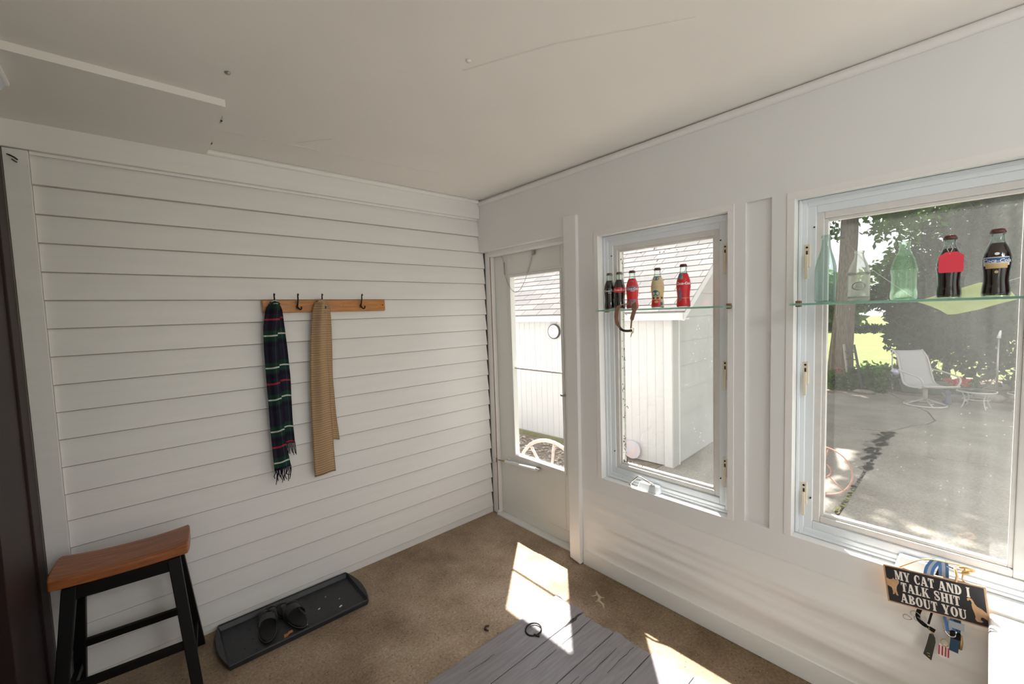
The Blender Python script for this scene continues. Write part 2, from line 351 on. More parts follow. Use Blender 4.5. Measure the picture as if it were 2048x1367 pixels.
def plank_mat():
    m = mat('grey porch paint', (.20, .19, .205), .33)
    n = m.node_tree; p = n.nodes['Principled BSDF']; L = n.links.new
    tc = n.nodes.new('ShaderNodeTexCoord'); mp = n.nodes.new('ShaderNodeMapping'); mp.inputs['Scale'].default_value = (2.5, 22, 1); L(tc.outputs['Object'], mp.inputs[0])
    a = n.nodes.new('ShaderNodeTexNoise'); a.inputs['Scale'].default_value = 3; a.inputs['Detail'].default_value = 9; L(mp.outputs[0], a.inputs['Vector'])
    r = n.nodes.new('ShaderNodeValToRGB'); L(a.outputs[0], r.inputs[0]); r.color_ramp.elements[0].position = .3; r.color_ramp.elements[0].color = (.225, .212, .232, 1); r.color_ramp.elements[1].position = .62; r.color_ramp.elements[1].color = (.29, .276, .30, 1)
    L(r.outputs[0], p.inputs['Base Color'])
    bp = n.nodes.new('ShaderNodeBump'); bp.inputs['Strength'].default_value = .6; bp.inputs['Distance'].default_value = .004; L(a.outputs[0], bp.inputs['Height']); L(bp.outputs[0], p.inputs['Normal'])
    return m
M['plank'] = plank_mat()
def wood_mat(name, c1, c2, stretch, rough=.4, sc=5):
    m = mat(name, c1, rough, coat=.15); n = m.node_tree; p = n.nodes['Principled BSDF']; L = n.links.new
    tc = n.nodes.new('ShaderNodeTexCoord'); mp = n.nodes.new('ShaderNodeMapping'); mp.inputs['Scale'].default_value = stretch; L(tc.outputs['Object'], mp.inputs[0])
    a = n.nodes.new('ShaderNodeTexNoise'); a.inputs['Scale'].default_value = sc; a.inputs['Detail'].default_value = 7; a.inputs['Distortion'].default_value = .4; L(mp.outputs[0], a.inputs['Vector'])
    r = n.nodes.new('ShaderNodeValToRGB'); L(a.outputs[0], r.inputs[0]); r.color_ramp.elements[0].position = .32; r.color_ramp.elements[0].color = (*c2, 1); r.color_ramp.elements[1].position = .68; r.color_ramp.elements[1].color = (*c1, 1)
    L(r.outputs[0], p.inputs['Base Color']); return m
M['seat'] = wood_mat('honey stained wood', (.42, .145, .04), (.25, .075, .02), (1.5, 14, 14))
M['rack'] = wood_mat('rack wood', (.56, .235, .055), (.40, .15, .032), (2, 20, 20))
def uvmat(name): 
    m = bpy.data.materials.new(name); m.use_nodes = True; n = m.node_tree; p = n.nodes['Principled BSDF']; p.inputs['Roughness'].default_value = .9; p.inputs['Specular IOR Level'].default_value = .15
    uv = n.nodes.new('ShaderNodeUVMap'); s = n.nodes.new('ShaderNodeSeparateXYZ'); n.links.new(uv.outputs[0], s.inputs[0]); return m, n, p, s
def plaid_mat():
    """woven tartan: v runs along the scarf (1 = one repeat of 0.33 m), u across it"""
    m, n, p, s = uvmat('tartan wool'); L = n.links.new
    def math(op, a, b=None):
        q = n.nodes.new('ShaderNodeMath'); q.operation = op
        for i, x in enumerate((a, b)):
            if x is None: continue
            if isinstance(x, (int, float)): q.inputs[i].default_value = x
            else: L(x, q.inputs[i])
        return q.outputs[0]
    def band(src, rep, centre, half): # 1 inside a stripe
        f = math('FRACT', math('ADD', math('MULTIPLY', src, rep), 10.5-centre)); return math('LESS_THAN', math('ABSOLUTE', math('SUBTRACT', f, .5)), half)
    U, V = s.outputs[0], s.outputs[1]
    cur = None
    def over(cur, fac, col, amt=1.0):
        q = n.nodes.new('ShaderNodeMix'); q.data_type = 'RGBA'
        L(math('MULTIPLY', fac, amt), q.inputs[0]); q.inputs[7].default_value = (*col, 1)
        if isinstance(cur, tuple): q.inputs[6].default_value = (*cur, 1)
        else: L(cur, q.inputs[6])
        return q.outputs[2]
    c = over((.017, .014, .032), band(V, 2, 0, .16), (.012, .045, .032))
    c = over(c, band(U, 3, .5, .14), (.010, .035, .026), .55)
    c = over(c, band(V, 2, .27, .06), (.010, .010, .016), .7)
    c = over(c, band(V, 1, .25, .013), (.42, .03, .05), .8)
    c = over(c, band(U, 1, .22, .02), (.36, .03, .05), .10)
    c = over(c, band(V, 2, 0, .022), (.62, .64, .60), .85)
    c = over(c, band(U, 1, .72, .02), (.5, .52, .5), .08)
    L(c, p.inputs['Base Color']); return m
M['plaid'] = plaid_mat()
def knit_mat():
    m, n, p, s = uvmat('tan knit'); L = n.links.new
    w = n.nodes.new('ShaderNodeMath'); w.operation = 'MULTIPLY'; L(s.outputs[1], w.inputs[0]); w.inputs[1].default_value = 2*pi*78
    si = n.nodes.new('ShaderNodeMath'); si.operation = 'SINE'; L(w.outputs[0], si.inputs[0])
    r = n.nodes.new('ShaderNodeMapRange'); r.inputs[1].default_value = -1; L(si.outputs[0], r.inputs[0])
    mx = n.nodes.new('ShaderNodeMix'); mx.data_type = 'RGBA'; L(r.outputs[0], mx.inputs[0]); mx.inputs[6].default_value = (.36, .235, .135, 1); mx.inputs[7].default_value = (.52, .36, .215, 1)
    L(mx.outputs[2], p.inputs['Base Color'])
    b = n.nodes.new('ShaderNodeBump'); b.inputs['Strength'].default_value = .6; b.inputs['Distance'].default_value = .004; L(r.outputs[0], b.inputs['Height']); L(b.outputs[0], p.inputs['Normal']); return m
M['knit'] = knit_mat()
M['fringe'] = mat('dark wool fringe', (.012, .010, .022), .95, spec=.1)
# outdoors
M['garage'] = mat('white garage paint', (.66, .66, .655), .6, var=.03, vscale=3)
M['garage_side'] = mat('shaded garage white', (.47, .475, .455), .6, var=.05, vscale=3)  # darker copy of the garage white, shade of the gable side painted in
M['shingle'] = [mat('pale shingle', (.128, .121, .121), .9, var=.14, vscale=40), mat('grey shingle', (.106, .101, .103), .9, var=.14, vscale=40), mat('light shingle', (.146, .138, .136), .9, var=.12, vscale=40)]
M['soil'] = mat('soil', (.24, .19, .14), .95, var=.4, vscale=12, bump=.5, bscale=30)
M['moss'] = mat('moss', (.22, .21, .08), .95, var=.3, vscale=30)
M['leaflitter'] = mat('dry leaves', (.52, .41, .31), .9, var=.5, vscale=14)
M['pebble'] = mat('pale pebbles', (.66, .61, .55), .9, var=.4, vscale=14)
M['crack'] = mat('crack dirt', (.17, .16, .13), .95, var=.4, vscale=10)
M['lawn'] = mat('lawn', (.10, .135, .022), .95, var=.35, vscale=1.2, bump=.5, bscale=30)
M['bark'] = mat('bark', (.20, .16, .125), .95, var=.5, vscale=12, stretch=(6, 6, .8), bump=.8, bscale=10)
M['leaf_dark'] = leaf_mat('dark evergreen leaves', (.012, .028, .012), (.03, .065, .02), .25)
M['leaf_mid'] = leaf_mat('green leaves', (.03, .08, .015), (.09, .19, .03), .45)
M['leaf_light'] = leaf_mat('bright leaves', (.07, .14, .03), (.14, .22, .06), .5)
M['sling'] = mat('woven chair sling', (.36, .355, .345), .7, bump=.2, bscale=200)
M['chairframe'] = mat('chair frame paint', (.46, .44, .41), .4)
M['tableglass'] = bottle_glass('table glass', (.75, .82, .80), .3)
M['pot'] = mat('grey pot', (.20, .21, .215), .8, var=.2, vscale=10)
M['redflower'] = leaf_mat('red flowers', (.55, .06, .03), (.40, .03, .02), .3)
M['ball'] = mat('pearl glass', (.60, .55, .75), .15, .3)
M['cloth_green'] = leaf_mat('pale green cloth', (.50, .58, .20), (.58, .66, .28), .6)
M['wheelrust'] = mat('rusted iron', (.36, .19, .15), .75, var=.3, vscale=30)
M['wheelpale'] = mat('sun bleached iron', (.62, .50, .45), .7, var=.3, vscale=30)
M['fibreglass'] = mat('dark ladder', (.05, .055, .05), .6)
M['clayblue'] = mat('blue glazed figure', (.08, .09, .17), .4)
M['rock'] = mat('field stone', (.33, .29, .25), .9, var=.4, vscale=8, bump=.6, bscale=12)
M['brick_red'] = mat('faded red board', (.20, .09, .07), .9)

C = 0.1143                                   # siding exposure
ZC = 2.36                                    # ceiling height

# ================================================================== ROOM SHELL
# ---- floor
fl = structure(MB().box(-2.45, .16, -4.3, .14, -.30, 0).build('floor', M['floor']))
# ---- ceiling
ce = structure(MB().box(-2.45, .155, -4.4, .2, ZC, ZC+.12).build('ceiling', M['ceil']))
sm = MB()
for pts, w in (([(-1.62, -.30), (-1.2, -.33), (-.75, -.36), (-.55, -.38)], .004), ([(-1.32, -.36), (-1.21, -.50)], .004), ([(-1.06, -1.32), (-.92, -1.62), (-.7, -1.95)], .006), ([(-1.62, -1.9), (-1.3, -1.9), (-1.0, -1.92)], .005)):
    for a, b in zip(pts, pts[1:]): sm.bar((*a, ZC-.0006), (*b, ZC-.0006), w, .0016)
o = sm.build('tape_seam', M['seam'], ce)
for x, y in ((-1.08, -1.38), (-1.66, -.83)):
    MB().lathe([(.007, 0), (.009, .003), (.004, .006)], 10, (x, y, ZC-.006)).build('nail_head', M['steel'] if x < -1.5 else M['label_white'], ce, True)
# ---- attic hatch panel on the ceiling
ap = empty('ceiling_access_panel', (-2.0, -.3, ZC), 0, 'flat painted access panel screwed under the ceiling above the stool', 'access panel')
ap.location = (0, 0, 0)
pn = MB().hexa([(-2.298, -.634, ZC-.026), (-1.638, -.618, ZC-.026), (-1.632, -.002, ZC-.026), (-2.298, -.002, ZC-.026)], [(-2.298, -.634, ZC-.0005), (-1.638, -.618, ZC-.0005), (-1.632, -.002, ZC-.0005), (-2.298, -.002, ZC-.0005)]).build('panel', M['ceil'], ap)
for y in (-.46, -.18):
    MB().box(-1.637, -1.628, y-.02, y+.02, ZC-.022, ZC-.0008).build('clip', M['steel'], ap)
    MB().bar((-1.631, y-.012, ZC-.024), (-1.628, y+.004, ZC-.010), .006, .006).build('screw', M['iron'], ap)
# ---- small white light at the left edge
lf = empty('ceiling_light', (-2.205, -.52, 2.334), 0, 'small white plastic light fixture under the ceiling at the far left edge', 'light fixture')
MB().box(-.075, .012, -.12, .12, -.018, 0).build('base', M['whiteplastic'], lf, bevel=.006)
MB().hexa([(-.06, -.09, -.058), (-.012, -.09, -.058), (-.012, .09, -.058), (-.06, .09, -.058)], [(-.075, -.115, -.018), (.004, -.115, -.018), (.004, .115, -.018), (-.075, .115, -.018)]).build('lens', mat('frosted lens', (.62, .68, .78), .25), lf, bevel=.006)

# ---- left wall: clapboards
wl = structure(MB().box(-2.45, .16, .016, .14, 0, ZC+.02).build('wall_left', M['wall']))
wl_gap = MB().box(.0500, .0555, .004, .0159, 0, 2.23).build('corner_gap', M['gap'], wl)
for k in range(-14, 5):
    z = 1.6459+k*C; e = random.uniform(-.002, .002); xr = .049+random.uniform(-.003, .001)
    lip = -.0015+random.uniform(-.0015, .001)
    z1 = z+C+.012 if k < 4 else 2.232
    za, zb = z+e*.5, z-e*.5; ch = .0036; xl = -2.2075           # worn arris along the lower edge, coloured dark as the lap's shadow
    q = [(xl, .0158, za), (xr, .0158, zb), (xr, lip+.0045, zb), (xl, lip+.0045, za), (xr, lip, zb+ch), (xl, lip, za+ch), (xr, .0135, z1), (xl, .0135, z1), (xr, .0158, z1), (xl, .0158, z1)]
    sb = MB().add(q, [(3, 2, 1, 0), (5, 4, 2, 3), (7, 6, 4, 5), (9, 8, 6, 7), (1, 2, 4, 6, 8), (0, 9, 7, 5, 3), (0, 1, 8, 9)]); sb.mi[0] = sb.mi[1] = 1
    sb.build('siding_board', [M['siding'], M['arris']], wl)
MB().box(-2.2075, .049, .004, .0155, .002, .0462).build('starter_board', M['siding'], wl)
structure(MB().box(-2.276, -2.2085, -.014, .0155, 0, 2.2295).build('trim_1', M['siding'], bevel=.002))           # corner board
structure(MB().box(-2.299, -.002, -.026, .0155, 2.2315, ZC-.001).build('trim_2', M['siding'], bevel=.002))        # frieze board
structure(MB().bar((-2.206, -.0015, 2.2245), (-.004, -.0015, 2.2245), .008, .012).build('trim_3', M['trim']))     # bead under the frieze
structure(MB().tube([(-1.63, -.032, ZC-.012), (-.02, -.032, ZC-.012)], .014, 10).build('trim_4', M['trim'], smooth=True, autos=.8))
# tiny black wire hook near the top of the corner board
hk = MB(); hk.tube([(-2.263, -.0145, 2.205), (-2.255, -.024, 2.200), (-2.243, -.026, 2.193), (-2.236, -.022, 2.186)], .0024, 6)
hk.tube([(-2.252, -.0145, 2.188), (-2.246, -.024, 2.181), (-2.238, -.022, 2.176)], .002, 6)
tag(hk.build('wire_hook', M['iron'], smooth=True), 'tiny bent black wire hook at the top of the left corner board', 'hook')

# ---- right wall with openings
D0, D1 = -.84, -.052                         # door opening
W1 = (-1.765, -1.075, .575, 1.945); W2 = (-2.685, -2.015, .590, 1.943); W3 = (-4.15, -2.90, .59, 1.943)
HEAD = 1.992
ys = sorted([.016, D1, D0, W1[1], W1[0], -1.836, -1.935, W2[1], W2[0], W3[1], W3[0], -4.3])
zs = sorted([0, .476, .575, .590, 1.943, 1.945, 1.967, HEAD, ZC])
wr = MB()
for ya, yb in zip(ys, ys[1:]):
    for za, zb in zip(zs, zs[1:]):
        yc, zc = (ya+yb)/2, (za+zb)/2; x0 = 0
        if D0 < yc < D1 and zc < HEAD: continue
        if yc > D1 and zc < HEAD: continue
        if any(w[0] < yc < w[1] and w[2] < zc < w[3] for w in (W1, W2, W3)): continue
        if -1.935 < yc < -1.836 and .59 < zc < 1.967: x0 = .014
        if zc < .476 and yc < D0: x0 = .013
        wr.box(x0, .10, ya, yb, za, zb)
wallr = structure(wr.build('wall_right', M['wall']))
# rippled panel under the sill rail
def wav(u, v):
    y = -.925-u*3.3; z = .088+v*.389
    zz = z+.055*(u*3.3)*.25*sin(u*3)
    n1 = noise.noise(Vector((y*.75, zz*14, 3.1))); n2 = noise.noise(Vector((y*1.5+9, zz*30, 7.7)))
    edge = min(1, (.477-z)/.05, (z-.086)/.04, max(0, (-.95-y)/.12))
    ridge = n1*.0165+n2*.0050
    return (.0030-ridge*max(0, edge), y, z)
wv = MB().grid(wav, 230, 90, uv=False); wv.build('rippled_panel', M['trim'], wallr, True)
structure(MB().box(-.003, .0125, -4.25, -.926, .001, .088).build('baseboard_right', M['trim'], bevel=.002))
structure(MB().box(-.004, .0125, -4.25, -.926, .0885, .094).build('trim_5', M['trim'], bevel=.001))
# casings: thin boards standing 3 mm proud round the openings
def casing(name, y0, y1, z0, z1, w=.026):
    b = MB(); t = -.0035
    b.box(t, .0005, y0-w, y1+w, z1, z1+w); b.box(t, .0005, y0-w, y0, z0, z1); b.box(t, .0005, y1, y1+w, z0, z1)
    return structure(b.build(name, M['trim'], bevel=.001))
casing('trim_6', *W1); casing('trim_7', *W2)
# post beside the door, its foot chipped, and the head above
pst = MB().hexa([(-.028, -.922, .006), (.10, -.922, .002), (.10, -.842, .012), (-.028, -.842, .02)], [(-.020, -.938, 2.088), (.10, -.938, 2.088), (.10, -.842, 2.088), (-.020, -.842, 2.088)])
structure(pst.build('trim_8', M['trim'], bevel=.004))
structure(MB().box(.056, .139, -.052, .0035, .002, HEAD-.001).build('trim_9', M['trim'], bevel=.002))           # hinge jamb
hs = MB().box(.045, .139, D0, D1, HEAD-.018, HEAD-.0005).tube([(.066, D0+.002, HEAD-.022), (.066, D1-.002, HEAD-.022)], .017, 12)
structure(hs.build('trim_10', M['trim'], smooth=True, autos=.7))
structure(MB().box(.0565, .0605, -.0565, -.0525, .03, 1.96).build('trim_11', M['rust']))                          # worn weatherstrip
cr = MB().tube([(-.006, -4.25, ZC-.008), (-.006, -.03, ZC-.026)], .017, 10)
structure(cr.build('trim_12', M['trim'], smooth=True, autos=.8))
# threshold
structure(MB().box(.04, .16, D0, D1, -.02, .010).build('trim_13', M['trim'], bevel=.003))

# ---- storm door
dr = structure(empty('door_1'))
DX0, DX1 = .098, .132; DY0, DY1, DZ0, DZ1 = -.838, -.058, .012, 1.968; GY0, GY1, GZ0, GZ1 = -.708, -.236, .497, 1.792
MB().box(DX0, DX1, GY1, DY1, DZ0, DZ1).build('stile', M['door'], dr, bevel=.003)
MB().box(DX0, DX1, DY0, GY0, DZ0, DZ1).build('stile', M['door'], dr, bevel=.003)
MB().box(DX0, DX1, GY0, GY1, GZ1, DZ1).build('top_rail', M['door'], dr)
MB().box(DX0, DX1, GY0, GY1, DZ0, GZ0).build('kick_panel', M['door'], dr)
MB().box(DX0-.004, DX0, DY0+.01, DY1-.01, .03, .095).build('kick_strip', M['door'], dr, bevel=.002)
b = MB().ring_yz(GY0-.036, GY1+.036, GZ0-.036, GZ1+.036, .016, DX0-.005, DX0+.002).ring_yz(GY0-.018, GY1+.018, GZ0-.018, GZ1+.018, .018, DX0-.010, DX0+.002)
b.build('glazing_bead', M['trim'], dr, bevel=.002)
MB().box(.108, .124, GY0, GY1, 1.131, 1.144).build('meeting_rail', M['trim'], dr, bevel=.003)
MB().box(.113, .117, GY0, GY1, 1.144, GZ1).build('upper_pane', M['pane_door'], dr)
MB().box(.119, .123, GY0, GY1, GZ0, 1.131).build('lower_pane', M['pane_door'], dr)
lt = MB().box(DX0-.022, DX0, -.735, -.700, .992, 1.006).build('latch', M['steel'], dr, bevel=.002)
# pneumatic closer
cl = MB().tube([(DX0-.02, -.135, .425), (DX0-.02, -.46, .448)], .015, 14).build('closer_tube', M['white_enamel'], dr, True, autos=.8)
MB().tube([(DX0-.03, -.02, .418), (DX0-.02, -.135, .425)], .0045, 8).build('rod', M['brass'], cl, True)
MB().box(DX0-.05, DX0-.02, -.0515, -.02, .405, .440).build('bracket', M['chrome'], cl, bevel=.003)
MB().box(DX0-.03, DX0, -.49, -.455, .438, .460).build('end_clip', M['chrome'], cl, bevel=.003)
MB().tube([(DX0-.02, -.150, .450), (DX0-.02, -.165, .455), (DX0-.02, -.18, .448)], .006, 8).build('hold_open_ring', M['whiteplastic'], cl, True)
# safety chain with its spring
ch = []
p0, p1 = Vector((.085, -.185, 1.83)), Vector((.090, -.475, 1.942))
pts = [Vector((.088, -.150, 1.948)), Vector((.082, -.168, 1.945)), Vector((.083, -.182, 1.905))]
MB().tube(pts, .0018, 6).build('chain_hook', M['steel'], dr, True)
sp = MB().tube([(.083+.005*cos(t*14*2*pi), -.183-.004*t+.005*sin(t*14*2*pi), 1.905-.09*t) for t in np.linspace(0, 1, 150)], .0016, 5)
spo = sp.build('spring', M['steel'], dr, True)
lm = None
a, bb = Vector((.083, -.187, 1.815)), Vector((.090, -.475, 1.945))
N = 34
cat = []
for i in range(N+1):
    t = i/N; q = a.lerp(bb, t); q.z -= .205*4*t*(1-t)*(1-.18*t); cat.append(q)
for i in range(N):
    q = (cat[i]+cat[i+1])/2; d = cat[i+1]-cat[i]; L_ = d.length*.72; d.normalize()
    s_ = Vector((1, 0, 0)) if i % 2 else d.cross(Vector((1, 0, 0))).normalized()
    ring = [q+d*cos(t)*L_+s_*sin(t)*.0028 for t in np.linspace(0, 2*pi, 9)[:-1]]
    MB().tube(ring, .0010, 4, closed=True).build('chain_link', M['steel'], dr, True)
MB().box(.084, .0975, -.49, -.468, 1.925, 1.952).build('chain_plate', M['steel'], dr, bevel=.002)

# ---- crank windows
def window(idx, Y0, Y1, Z0, Z1, lockside, pane, lockz):
    w = structure(empty('window_%d' % idx))
    f = MB().ring_yz(Y0, Y1, Z0, Z1, .030, .050, .099, .030).ring_yz(Y0+.028, Y1-.028, Z0+.028, Z1-.028, .030, .056, .098, .034)
    f.build('frame', M['vinyl'], w, bevel=.003)
    MB().ring_yz(Y0+.001, Y1-.001, Z0+.001, Z1-.001, .012, .044, .0505).build('stop', M['vinyl'], w, bevel=.003)
    s0 = (Y0+.056, Y1-.056, Z0+.062, Z1-.056)
    MB().ring_yz(*s0, .026, .062, .094).build('sash', M['bead'], w, bevel=.003)
    g = (s0[0]+.026, s0[1]-.026, s0[2]+.026, s0[3]-.026)
    MB().ring_yz(*g, .012, .070, .092).build('glazing_bead', M['bead'], w, bevel=.002)
    g = (g[0]+.004, g[1]-.004, g[2]+.004, g[3]-.004)
    MB().box(.080, .0835, *g).build('pane', pane, w)
    for ya in (Y0+.07, Y1-.084): MB().box(.095, .122, ya, ya+.014, Z0+.04, Z1-.02).build('outer_stop', M['extframe'], w)
    if lockside:
        yl = (Y0+.030) if lockside < 0 else (Y1-.030)
        for z in lockz:
            q = MB().box(.0475, .0565, yl-.011, yl+.011, z-.045, z+.045).build('lock_plate', M['ivory'], w, bevel=.003)
            MB().hexa([(.036, yl-.006, z-.09), (.046, yl-.006, z-.09), (.046, yl+.006, z-.09), (.036, yl+.006, z-.09)], [(.038, yl-.005, z+.005), (.0476, yl-.005, z+.005), (.0476, yl+.005, z+.005), (.038, yl+.005, z+.005)]).build('lever', M['ivory'], q, bevel=.002)
            MB().box(.0462, .048, yl-.003, yl+.003, z-.03, z+.02).build('slot', M['darkleather'], q)
            MB().lathe([(.004, 0), (.004, .002)], 8).build('screw_head', M['iron'], q).matrix_local = Matrix.Translation((.0472, yl, z+.033)) @ Matrix.Rotation(-pi/2, 4, 'Y')
    for y in (Y0+.052, Y1-.052):
        for z in (Z0+.16, Z1-.11):
            MB().tube([(.058, y, z), (.050, y, z-.002)], .003, 6).build('pin', M['iron'], w, True)
    return w
w1 = window(1, *W1, -1, M['pane_left'], (1.769, 1.245, .79))
w2 = window(2, *W2, 1, M['pane_right'], (1.723, 1.259, .765))
window(3, *W3, 0, M['added_pane_far'], ())  # unseen window added to bring in more daylight
# the folding crank of the left window
ck = MB().hexa([(.012, -1.42, .5755), (.05, -1.42, .5755), (.05, -1.29, .5755), (.012, -1.29, .5755)], [(.030, -1.41, .612), (.052, -1.41, .612), (.052, -1.30, .612), (.030, -1.30, .612)]).build('operator_cover', M['vinyl'], w1, bevel=.005)
MB().tube([(.028, -1.385, .617), (.024, -1.345, .628), (.018, -1.318, .640), (.012, -1.300, .643), (.002, -1.275, .617), (-.001, -1.265, .602)], [.010, .010, .008, .007, .006, .005], 10, flat=.7).build('crank_handle', M['chrome'], w1, True)
MB().lathe([(.002, 0), (.007, .003), (.007, .016), (.003, .02)], 12, (-.003, -1.262, .583)).build('crank_knob', M['chrome'], w1, True)
ck = MB().hexa([(.010, -2.43, .5905), (.05, -2.43, .5905), (.05, -2.33, .5905), (.010, -2.33, .5905)], [(.030, -2.42, .632), (.052, -2.42, .632), (.052, -2.34, .632), (.030, -2.34, .632)]).build('operator_cover', M['vinyl'], w2, bevel=.005)
MB().tube([(.028, -2.41, .640), (.010, -2.425, .652), (-.012, -2.445, .664), (-.035, -2.475, .672), (-.042, -2.50, .674)], [.010, .009, .008, .007, .007], 10, flat=.7).build('crank_handle', M['chrome'], w2, True)
# cobweb bits and dry debris along the left window's stop
db = MB()
for i in range(70):
    t = random.random(); y = W1[1]-.092-abs(random.gauss(0, .012)); z = W1[2]+.10+(t**1.6)*1.15
    if i > 45: y = W1[1]-.10-random.random()*.12; z = W1[2]+.098+abs(random.gauss(0, .012))*(1-(W1[1]-.10-y)/.13)
    if i > 62: y = W1[1]-.1-random.random()*.5; z = W1[3]-.10-abs(random.gauss(0, .03))
    s_ = random.uniform(.003, .008); ang = random.uniform(0, pi)
    db.bar((.079, y-s_*cos(ang), z-s_*sin(ang)), (.0785, y+s_*cos(ang), z+s_*sin(ang)), .003, .002)
tag(db.build('web_debris', M['darkleather'], w1), kind='stuff')

# ---- back wall with the dark brown house door
bw = MB().box(-2.45, -2.30, -4.3, -1.02, 0, ZC).box(-2.45, -2.30, -1.02, .0155, 2.232, ZC)
structure(bw.build('wall_back', M['wall']))
d2 = structure(empty('door_2'))
MB().box(-2.44, -2.279, -.165, -.018, .085, 2.230).build('casing_board', M['brown'], d2, bevel=.003)
MB().box(-2.44, -2.2775, -.165, -.018, 0, .083).build('plinth_block', M['brown'], d2, bevel=.003)
MB().box(-2.44, -2.2865, -.60, -.167, .0, 2.230).build('jamb_board', M['brown'], d2, bevel=.002)
MB().box(-2.44, -2.325, -1.019, -.602, .0, 2.230).build('slab', M['brown'], d2, bevel=.002)
structure(MB().box(-2.2965, -2.2772, -.0172, -.0005, .002, 2.230).build('trim_14', mat('shaded edge', (.20, .17, .155), .7)))  # white board edge with its shade put into the colour
# ---- unseen wall behind the camera, its wide window put in for fill daylight
fw_ = MB(); FW = (-1.5, -.12, .45, 2.22)
fw_.box(-2.45, .14, -4.42, -4.3, 0, FW[2]).box(-2.45, .14, -4.42, -4.3, FW[3], ZC).box(-2.45, FW[0], -4.42, -4.3, FW[2], FW[3]).box(FW[1], .14, -4.42, -4.3, FW[2], FW[3])
structure(fw_.build('unseen_wall_front', M['wall']))
w4 = structure(empty('window_4'))
f4 = MB()
for x in (FW[0], -.84, FW[1]-.05): f4.box(x, x+.05, -4.40, -4.32, FW[2], FW[3])
f4.box(FW[0], FW[1], -4.40, -4.32, FW[2], FW[2]+.05).box(FW[0], FW[1], -4.40, -4.32, FW[3]-.05, FW[3])
f4.build('frame', M['vinyl'], w4); MB().box(FW[0], FW[1], -4.362, -4.358, FW[2], FW[3]).build('pane', M['added_pane_far'], w4)

# ================================================================== FLOOR THINGS
# ---- plank hatch with its ring
ht = empty('floor_hatch', (0, 0, 0), 0, 'grey painted plank hatch set in the concrete floor, with an iron ring', 'hatch')
for i in range(5):
    ya = -1.012-i*.187; yb = ya-.183; xe = (-.338, -.350, -.335, -.312, -.304)[i]
    n = 7; edge = [(xe+random.uniform(-.010, .006)*(1 if 0 < j < n else .3), ya+(yb-ya)*j/n) for j in range(n+1)]
    poly = [(-2.25, ya), (-2.25, yb)]+edge[::-1]
    MB().prism(poly, .001, .011+random.uniform(-.001, .001)).build('plank', M['plank'], ht, bevel=.002, seg=1)
rg = MB().tube([(-.612+.040*cos(t), -1.110+.036*sin(t), .0155+.003*sin(t+1)) for t in np.linspace(0, 2*pi, 29)[:-1]], .0036, 8, closed=True).build('pull_ring', M['iron'], ht, True)
MB().bar((-.632, -1.132, .013), (-.622, -1.160, .013), .010, .008).build('staple', M['iron'], ht, bevel=.002)
spl_ = MB()
for x0, y0, ln, w in ((-.36, -1.196, .11, .010), (-.40, -1.205, .09, .006), (-.36, -1.262, .22, .0025), (-.62, -1.268, .16, .002), (-.42, -1.452, .30, .0022), (-.36, -1.500, .20, .002), (-.66, -1.43, .22, .002), (-.84, -1.09, .14, .002), (-.5, -1.65, .25, .002)):
    n_ = 7; px_ = [(x0-ln*k/n_, y0+random.uniform(-.0035, .0035)) for k in range(n_+1)]
    for k in range(n_):
        ww = w*(1-.75*abs(2*k/n_-.6)); spl_.bar((*px_[k], .0126), (*px_[k+1], .0126), max(.0012, ww), .0008)
tag(spl_.build('wood_split', M['gap'], ht), kind='stuff')
us = MB().tube([(-.765, -.955, .004), (-.772, -.935, .006), (-.757, -.922, .006), (-.742, -.930, .004)], [.003, .006, .005, .003], 7)
tag(us.build('dry_leaf', M['darkleather'], smooth=True), 'small curled dark leaf on the concrete left of the plank hatch', 'leaf')
# gecko-shaped paint spill on the concrete = small pale splash
spl = MB()
sp_p = [(-.150, -1.135), (-.168, -1.150), (-.178, -1.178), (-.205, -1.190), (-.212, -1.222), (-.232, -1.245)]
spl.tube([(*p, .0004) for p in sp_p], [.003, .007, .009, .008, .007, .003], 8, flat=.12)
spl.tube([(-.170, -1.155, .0004), (-.197, -1.150, .0004), (-.205, -1.140, .0004)], [.006, .004, .002], 6, flat=.12)
spl.tube([(-.180, -1.180, .0004), (-.165, -1.200, .0004)], [.006, .002], 6, flat=.12)
spl.tube([(-.205, -1.192, .0004), (-.225, -1.182, .0004)], [.005, .002], 6, flat=.12)
spl.build('paint_splash', mat('dried paint', (.46, .39, .27), .7), fl, True)

# ---- boot tray
bt = empty('boot_tray', (-1.42, -.178, 0), radians(-.6), 'dark grey plastic boot tray on the floor by the clapboard wall', 'tray')
def tray_outline(L, Wd, bulge, n=10, r=.02):
    pts = []
    for s_ in (1, -1):
        for j in range(n+1):
            t = -1+2*j/n; pts.append((s_*(L/2+bulge*(1-t*t)), s_*t*Wd/2))
    return pts
outer = tray_outline(.634, .342, .028); inner = [(-.312, -.150), (.312, -.150), (.312, .150), (-.312, .150)]
def ringloop(m, loops):
    b = len(m.v); n = len(loops[0][0])
    for pts, z in loops: m.v += [(x, y, z) for x, y in pts]
    for k in range(len(loops)-1):
        for i in range(n): m.f.append((b+k*n+i, b+k*n+(i+1) % n, b+(k+1)*n+(i+1) % n, b+(k+1)*n+i)); m.mi.append(0)
    m.f.append(tuple(b+(len(loops)-1)*n+i for i in range(n))); m.mi.append(0)
sc = lambda pts, sx, sy: [(x*sx, y*sy) for x, y in pts]
inn = [(max(-.318, min(.318, x)), y*.93) for x, y in outer]; inn2 = [(max(-.309, min(.309, x)), y*.86) for x, y in outer]
tm = MB(); ringloop(tm, [(sc(outer, .985, .96), .001), (outer, .026), (sc(outer, .995, .985), .030), (sc(outer, .985, .965), .029), (inn, .027), (inn2, .006)])
tm.build('pan', M['traygrey'], bt, bevel=.002)
